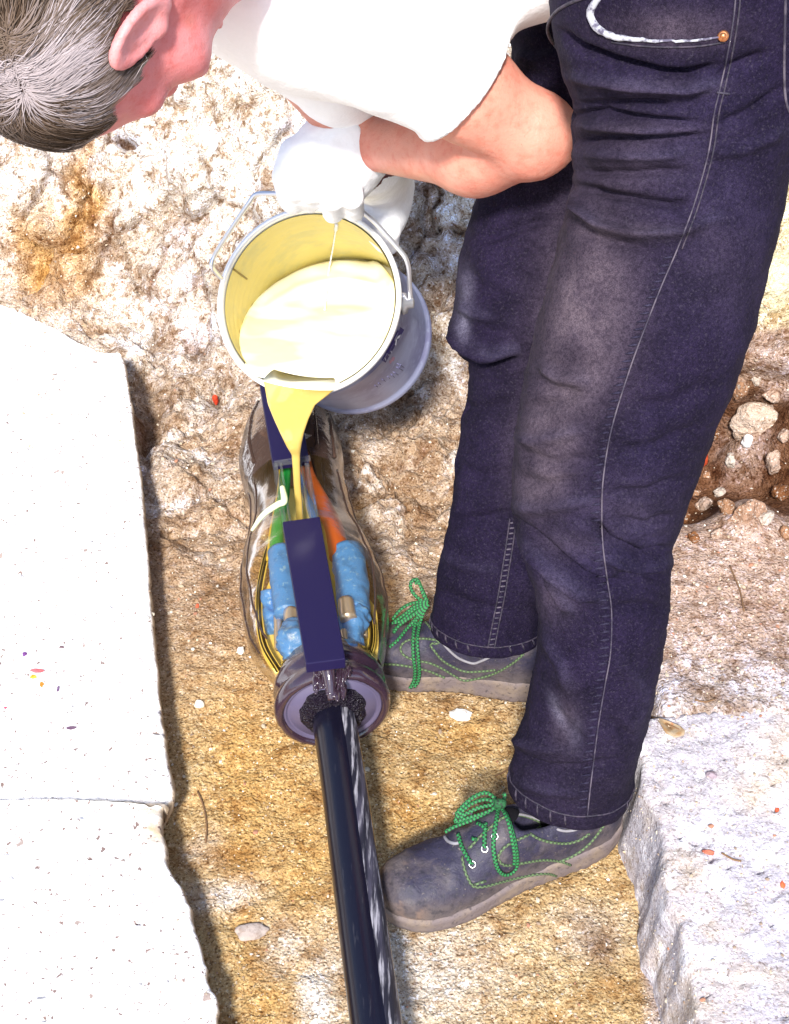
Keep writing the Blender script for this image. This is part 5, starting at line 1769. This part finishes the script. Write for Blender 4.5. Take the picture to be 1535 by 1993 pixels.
# ---- gloves
def f_glove_l(P):
    d = s_cone(P, at(655, 290, 1.605), at(612, 325, 1.605), 0.042, 0.040)
    d = smin(d, s_cone(P, at(665, 335, 1.62), at(600, 345, 1.62), 0.040, 0.034), 0.02)
    d = smin(d, s_cone(P, at(655, 290, 1.61), at(698, 277, 1.60), 0.042, 0.046), 0.02)
    for bx, by, tx, ty, r in [(573, 340, 572, 398, 0.0115), (606, 350, 604, 394, 0.0125), (645, 355, 648, 412, 0.0130), (680, 352, 690, 412, 0.0120)]:
        k = at(bx, by, 1.600)
        m2_ = at((bx + tx) / 2, (by + ty) / 2, 1.592)
        t2 = at(tx, ty, 1.640)
        d = smin(d, smin(s_cone(P, k, m2_, r * 1.25, r * 1.1), s_cone(P, m2_, t2, r * 1.05, r), 0.005), 0.0035)
    d = smin(d, smin(s_cone(P, at(572, 300, 1.61), at(556, 345, 1.605), 0.016, 0.0145), s_cone(P, at(556, 345, 1.605), at(560, 385, 1.63), 0.0145, 0.0125), 0.006), 0.01)
    d = smax(d, (P - WR) @ ((WR - at(640, 310, 1.61)) / np.linalg.norm(WR - at(640, 310, 1.61))) - 0.012, 0.004)
    return d + 0.0018 * fbm(P * 55, 3, 411)


gl0 = at(640, 330, 1.61)
gv, gf = snets(f_glove_l, gl0 - 0.11, gl0 + 0.11, 0.0030)
make('glove', gv, gf, M['glove'], person)['label'] = 'white left glove gripping the bucket rim'


def f_glove_r(P):
    d = s_cone(P, at(752, 372, 1.80), at(748, 420, 1.80), 0.026, 0.030)
    d = smin(d, s_cone(P, at(752, 362, 1.79), at(716, 300, 1.68), 0.036, 0.052), 0.02)
    for bx, by, tx, ty, r in [(742, 420, 742, 470, 0.0115), (752, 425, 757, 478, 0.012), (728, 415, 725, 455, 0.012), (715, 405, 700, 440, 0.012)]:
        d = smin(d, smin(s_cone(P, at(bx, by, 1.79), at((bx + tx) / 2 + 3, (by + ty) / 2, 1.785), r * 1.2, r * 1.1), s_cone(P, at((bx + tx) / 2 + 3, (by + ty) / 2, 1.785), at(tx, ty, 1.81), r * 1.1, r), 0.006), 0.008)
    d = smin(d, s_cone(P, at(735, 380, 1.77), at(705, 395, 1.775), 0.015, 0.013), 0.01)
    return d + 0.002 * fbm(P * 50, 3, 421)


gr0 = at(745, 410, 1.79)
gv, gf = snets(f_glove_r, gr0 - 0.10, gr0 + 0.10, 0.0036)
make('glove', gv, gf, M['glove'], person)['label'] = 'shaded right glove holding the bucket from behind'

# ------------------------------------------------------------------ stones, chips, leaf, roots
def place_rock(name, px, py, rpx, seed, squash, c, label, cat, group=None, sub=3, sink=0.35, rough=0.25, facets=0.7, rot=0.0, mt='pebble'):
    h = cast(ALLG, px, py)
    if h is None:
        return
    d = project(h)[2]
    r = rpx / F * d
    V, Fc = rock_mesh(seed, sub, squash, rough, facets)
    ca, sa = math.cos(rot), math.sin(rot)
    V = V @ np.array([[ca, sa, 0], [-sa, ca, 0], [0, 0, 1]])
    V = V * r + h + np.array([0, 0, r * squash[2] * (1 - 2 * sink)])
    cc = np.broadcast_to(np.array(c), V.shape) * (1 + 0.2 * fbm(V * 70, 3, seed))[:, None]
    o = make(name, V, Fc, M[mt], col=cc, smooth=(sub > 2))
    tag(o, label, cat, group)
    return o


place_rock('stone', 490, 1815, 34, 3, (1, 0.62, 0.35), (0.36, 0.30, 0.27), 'flat grey stone lying on the trench floor left of the cable', 'stone', rot=0.2)
place_rock('stone', 387, 1372, 11, 7, (1, 0.9, 0.7), (0.72, 0.66, 0.55), 'small cream stone on the floor beside the white slab', 'stone')
place_rock('stone', 468, 1268, 10, 9, (0.7, 1, 0.7), (0.78, 0.75, 0.70), 'small white stone on the floor left of the joint', 'stone')
place_rock('stone', 895, 1392, 20, 11, (1.2, 0.8, 0.5), (0.75, 0.72, 0.68), 'white crumbled lump in front of the far shoe', 'stone', rough=0.5)
place_rock('stone', 1385, 1510, 11, 13, (1, 0.9, 0.8), (0.28, 0.22, 0.25), 'purplish round pebble on the right footing', 'stone')
place_rock('stone', 1480, 832, 62, 17, (1.0, 0.55, 0.85), (0.48, 0.36, 0.28), 'rough pinkish stone set in the dark hollow', 'stone', sink=0.5, rough=0.3, facets=0.95, sub=4, mt='rock')
place_rock('stone', 1452, 868, 15, 19, (0.8, 0.7, 1), (0.78, 0.75, 0.74), 'white angular stone below the pinkish stone in the hollow', 'stone', sink=0.1)
place_rock('stone', 1455, 1000, 52, 21, (0.8, 0.45, 1.2), (0.36, 0.22, 0.15), 'pebbly brown lump at the front of the hollow', 'stone', sink=0.72, rough=0.3, facets=0.95, sub=4, mt='rock')
place_rock('brick_chip', 1363, 905, 17, 23, (0.8, 0.6, 1.25), (0.42, 0.06, 0.02), 'red brick piece in the dark hollow beside the knee', 'brick chip', sink=0.2)
place_rock('brick_chip', 420, 785, 9, 25, (0.7, 0.7, 1.5), (0.52, 0.05, 0.02), 'red brick chip in the small hollow left of the bucket', 'brick chip', sink=0.2)
place_rock('brick_chip', 1378, 1660, 11, 27, (1.4, 0.6, 0.5), (0.45, 0.13, 0.08), 'reddish chip on the right footing beside the edge', 'brick chip')
place_rock('brick_chip', 1513, 1580, 8, 29, (0.8, 1, 0.6), (0.62, 0.13, 0.06), 'bright red chip at the right edge of the footing', 'brick chip')
place_rock('brick_chip', 1522, 1722, 8, 30, (0.7, 1.2, 0.6), (0.62, 0.12, 0.05), 'orange red chip low at the right edge', 'brick chip')
place_rock('brick_chip', 384, 1180, 5, 34, (0.7, 1.3, 0.6), (0.6, 0.12, 0.06), 'tiny red chip on the floor left of the joint', 'brick chip')
rub = [(1345, 960, 16), (1370, 985, 20), (1330, 1010, 14), (1400, 960, 15), (1415, 995, 22), (1505, 905, 20), (1520, 960, 24), (1400, 780, 14), (1440, 765, 18), (1500, 770, 20), (1390, 850, 12), (1420, 900, 14), (1375, 925, 10), (1525, 850, 18), (1350, 1050, 12), (1490, 1010, 22), (1525, 1040, 16), (1395, 1045, 12), (1410, 735, 15), (1470, 740, 14)]
for k, (x, y, r) in enumerate(rub):
    c = [(0.30, 0.16, 0.09), (0.44, 0.31, 0.24), (0.20, 0.085, 0.035), (0.50, 0.42, 0.36)][k % 4]
    nm = ['reddish brown', 'pinkish', 'dark brown', 'greyish'][k % 4]
    place_rock('stone', x, y, r, 700 + k, (1.0, 0.8, 0.7 + 0.3 * (k % 3)), c, nm + ' rubble stone stuck in the soil of the dark hollow', 'rubble stone', nm + ' rubble stones in the hollow', sub=3, sink=0.4, rough=0.35, facets=0.95, rot=k * 1.3, mt='rock')
# cream block and rocks in the bank
place_rock('stone_block', 1505, 560, 85, 41, (1.0, 0.5, 0.85), (0.62, 0.55, 0.36), 'cream plastered stone block behind the thigh at the right edge', 'stone block', sub=4, sink=0.45, rough=0.12, mt='rock')
for k, (x, y, r, sq, c, lab) in enumerate([(72, 1306, 13, (1, 0.5, 0.12), (0.55, 0.12, 0.13), 'reddish paint flake on the white slab at the left edge'), (82, 1332, 10, (0.5, 1.1, 0.12), (0.72, 0.20, 0.03), 'orange paint flake on the white slab near the left edge'), (64, 1318, 7, (1, 0.9, 0.15), (0.75, 0.42, 0.05), 'yellow orange paint flake between the red and orange flakes'),
                                         (48, 1273, 6, (0.8, 1, 0.15), (0.16, 0.06, 0.22), 'purple paint flake on the white slab'), (12, 1378, 6, (1.2, 0.6, 0.15), (0.55, 0.08, 0.14), 'pink red fleck at the left edge of the slab'), (139, 1417, 9, (1.3, 0.5, 0.15), (0.12, 0.07, 0.11), 'dark fleck on the slab right of the paint flakes'), (113, 1340, 7, (0.4, 1.2, 0.15), (0.15, 0.09, 0.17), 'thin dark chip on the slab beside the orange flake'), (120, 1260, 6, (1, 0.6, 0.15), (0.14, 0.09, 0.1), 'small dark crumb on the slab above the paint flakes')]):
    place_rock('paint_flake', x, y, r, 820 + k, sq, c, lab, 'paint flake', sub=2, sink=0.1, rough=0.4, facets=0.95)
# pebbles: many alike, each an object
protos = []
for k in range(8):
    V, Fc = rock_mesh(500 + k, 1, (1, 0.8, 0.65), 0.3, 0.7)
    protos.append((V, Fc))
pal = [(0.72, 0.68, 0.60), (0.52, 0.42, 0.30), (0.36, 0.27, 0.2), (0.62, 0.54, 0.42), (0.45, 0.22, 0.14)]
pal_n = ['whitish', 'tan', 'dark brown', 'cream', 'reddish brown']
pmesh = []
for k in range(8):
    for c in pal:
        me = bpy.data.meshes.new('pebble')
        me.from_pydata(protos[k][0].tolist(), [], protos[k][1])
        a = me.color_attributes.new('Col', 'FLOAT_COLOR', 'POINT')
        a.data.foreach_set('color', np.tile(np.array([*c, 1.0]), len(protos[k][0])))
        me.materials.append(M['pebble'])
        pmesh.append(me)
zones = [(340, 980, 1330, 1980, 34, 'pebble lying on the ochre trench floor', 'pebbles on the trench floor'), (280, 470, 800, 1330, 30, 'pebble lying between the white slab and the joint', 'pebbles beside the slab'),
         (1290, 1530, 1050, 1980, 70, 'pebble lying on the pale dusty footing at right', 'pebbles on the footing'), (1270, 1530, 1030, 1420, 60, 'pebble lying on the pale soil behind the shin', 'pebbles behind the shin'), (1000, 1300, 1700, 1980, 26, 'pebble lying on the floor in front of the near shoe', 'pebbles in front of the shoe')]
for x0, x1, y0, y1, n, lab, grp in zones:
    for k in range(n):
        px, py = random.uniform(x0, x1), random.uniform(y0, y1)
        h = cast(ALLG, px, py)
        if h is None or h[0] < -0.45:
            continue
        gl = project(h)[2]
        r = random.choice([3.2, 3.8, 4.5, 6.0]) * random.uniform(0.8, 1.2) / F * gl
        im = random.randrange(len(pmesh))
        o = bpy.data.objects.new('pebble', pmesh[im])
        COL.objects.link(o)
        o.location = h + np.array([0, 0, r * 0.3])
        o.scale = (r, r * random.uniform(0.7, 1.1), r * random.uniform(0.6, 1))
        o.rotation_euler = (random.uniform(-0.4, 0.4), random.uniform(-0.4, 0.4), random.uniform(0, 6.28))
        tag(o, pal_n[im % 5] + ' ' + lab, 'pebble', pal_n[im % 5] + ' ' + grp)
# gravel: grains nobody could count
gv_, gf_, gcl = [], [], []
V0, F0 = ico(0)
n_g = 9500
pxs, pys = RNG.uniform(-20, 1560, n_g), RNG.uniform(-20, 2010, n_g)
off = 0
V0s = [V0 * (1 + 0.35 * RNG.normal(size=(12, 1))) for _ in range(12)]
F0a = np.array(F0)
for k in range(n_g):
    h = cast(ALLG, pxs[k], pys[k])
    if h is None or (pxs[k] < 330 and h[1] < 1.62) or (pxs[k] > 1290 and 740 < pys[k] < 990 and k % 5):
        continue
    r = float(RNG.choice([1.1, 1.5, 2.0, 2.8], p=[.4, .33, .2, .07])) / F * project(h)[2]
    q = V0s[k % 12] * r * RNG.uniform(0.6, 1.3, 3) + h + np.array([0, -r * 0.2, r * 0.2])
    gv_.append(q)
    gf_.append(F0a + off)
    off += 12
    c = np.array(pal[int(RNG.choice(5, p=[.2, .42, .2, .15, .03]))]) * RNG.uniform(0.7, 1.1)
    gcl.append(np.broadcast_to(c, (12, 3)))
gravel = make('gravel', np.concatenate(gv_), np.concatenate(gf_), M['pebble'], col=np.concatenate(gcl), smooth=False)
tag(gravel, 'fine gravel and grit strewn over the trench floor and bank', 'gravel', kind='stuff')
# dry leaf
lf = [(1275, 1397), (1284, 1408), (1296, 1428), (1314, 1436), (1331, 1431), (1333, 1422), (1322, 1412), (1304, 1404), (1290, 1399)]
base = cast(ALLG, 1305, 1418)
LVt, lfp = [], np.array(lf, float)
cenl = lfp.mean(0)
for fr in (0.0, 0.5, 1.0):
    for x, y in lfp:
        p = cast(ALLG, cenl[0] + (x - cenl[0]) * fr, cenl[1] + (y - cenl[1]) * fr, 0.004 + 0.007 * fr ** 2 + 0.002 * math.sin(x * 0.2))
        LVt.append(p)
n9 = len(lf)
lf_f = grid_faces(3, n9, True).tolist()
leaf = make('leaf', LVt, lf_f, M['leaf'])
sol = leaf.modifiers.new('thickness', 'SOLIDIFY')
sol.thickness = 0.0007
tag(leaf, 'curled brown dry leaf on the right footing beside the trouser leg', 'leaf')
v, f, _ = tube([cast(ALLG, x, y, 0.008) for x, y in [(1258, 1393), (1275, 1397), (1300, 1410), (1332, 1424)]], 0.0009, 6)
make('stem', v, f, M['root'], leaf)
for k, (pts, lab) in enumerate([([(384, 1540), (396, 1570), (402, 1605), (400, 1640)], 'thin dry root on the floor beside the broken slab'), ([(964, 1510), (985, 1500), (1000, 1480), (1004, 1462)], 'thin red twig beside the trouser hem'), ([(1352, 1362), (1372, 1366), (1390, 1361)], 'thin twig on the pale ground right of the shin'), ([(1404, 1660), (1425, 1672), (1442, 1676)], 'thin twig on the right footing'), ([(1420, 1100), (1440, 1150), (1448, 1190)], 'thin root hanging below the pebbly lump')]):
    P = [cast(ALLG, x, y, 0.002) for x, y in pts]
    v, f, _ = tube(resample(P, n=14), 0.0011, 6)
    tag(make('twig', v, f, M['root']), lab, 'twig')
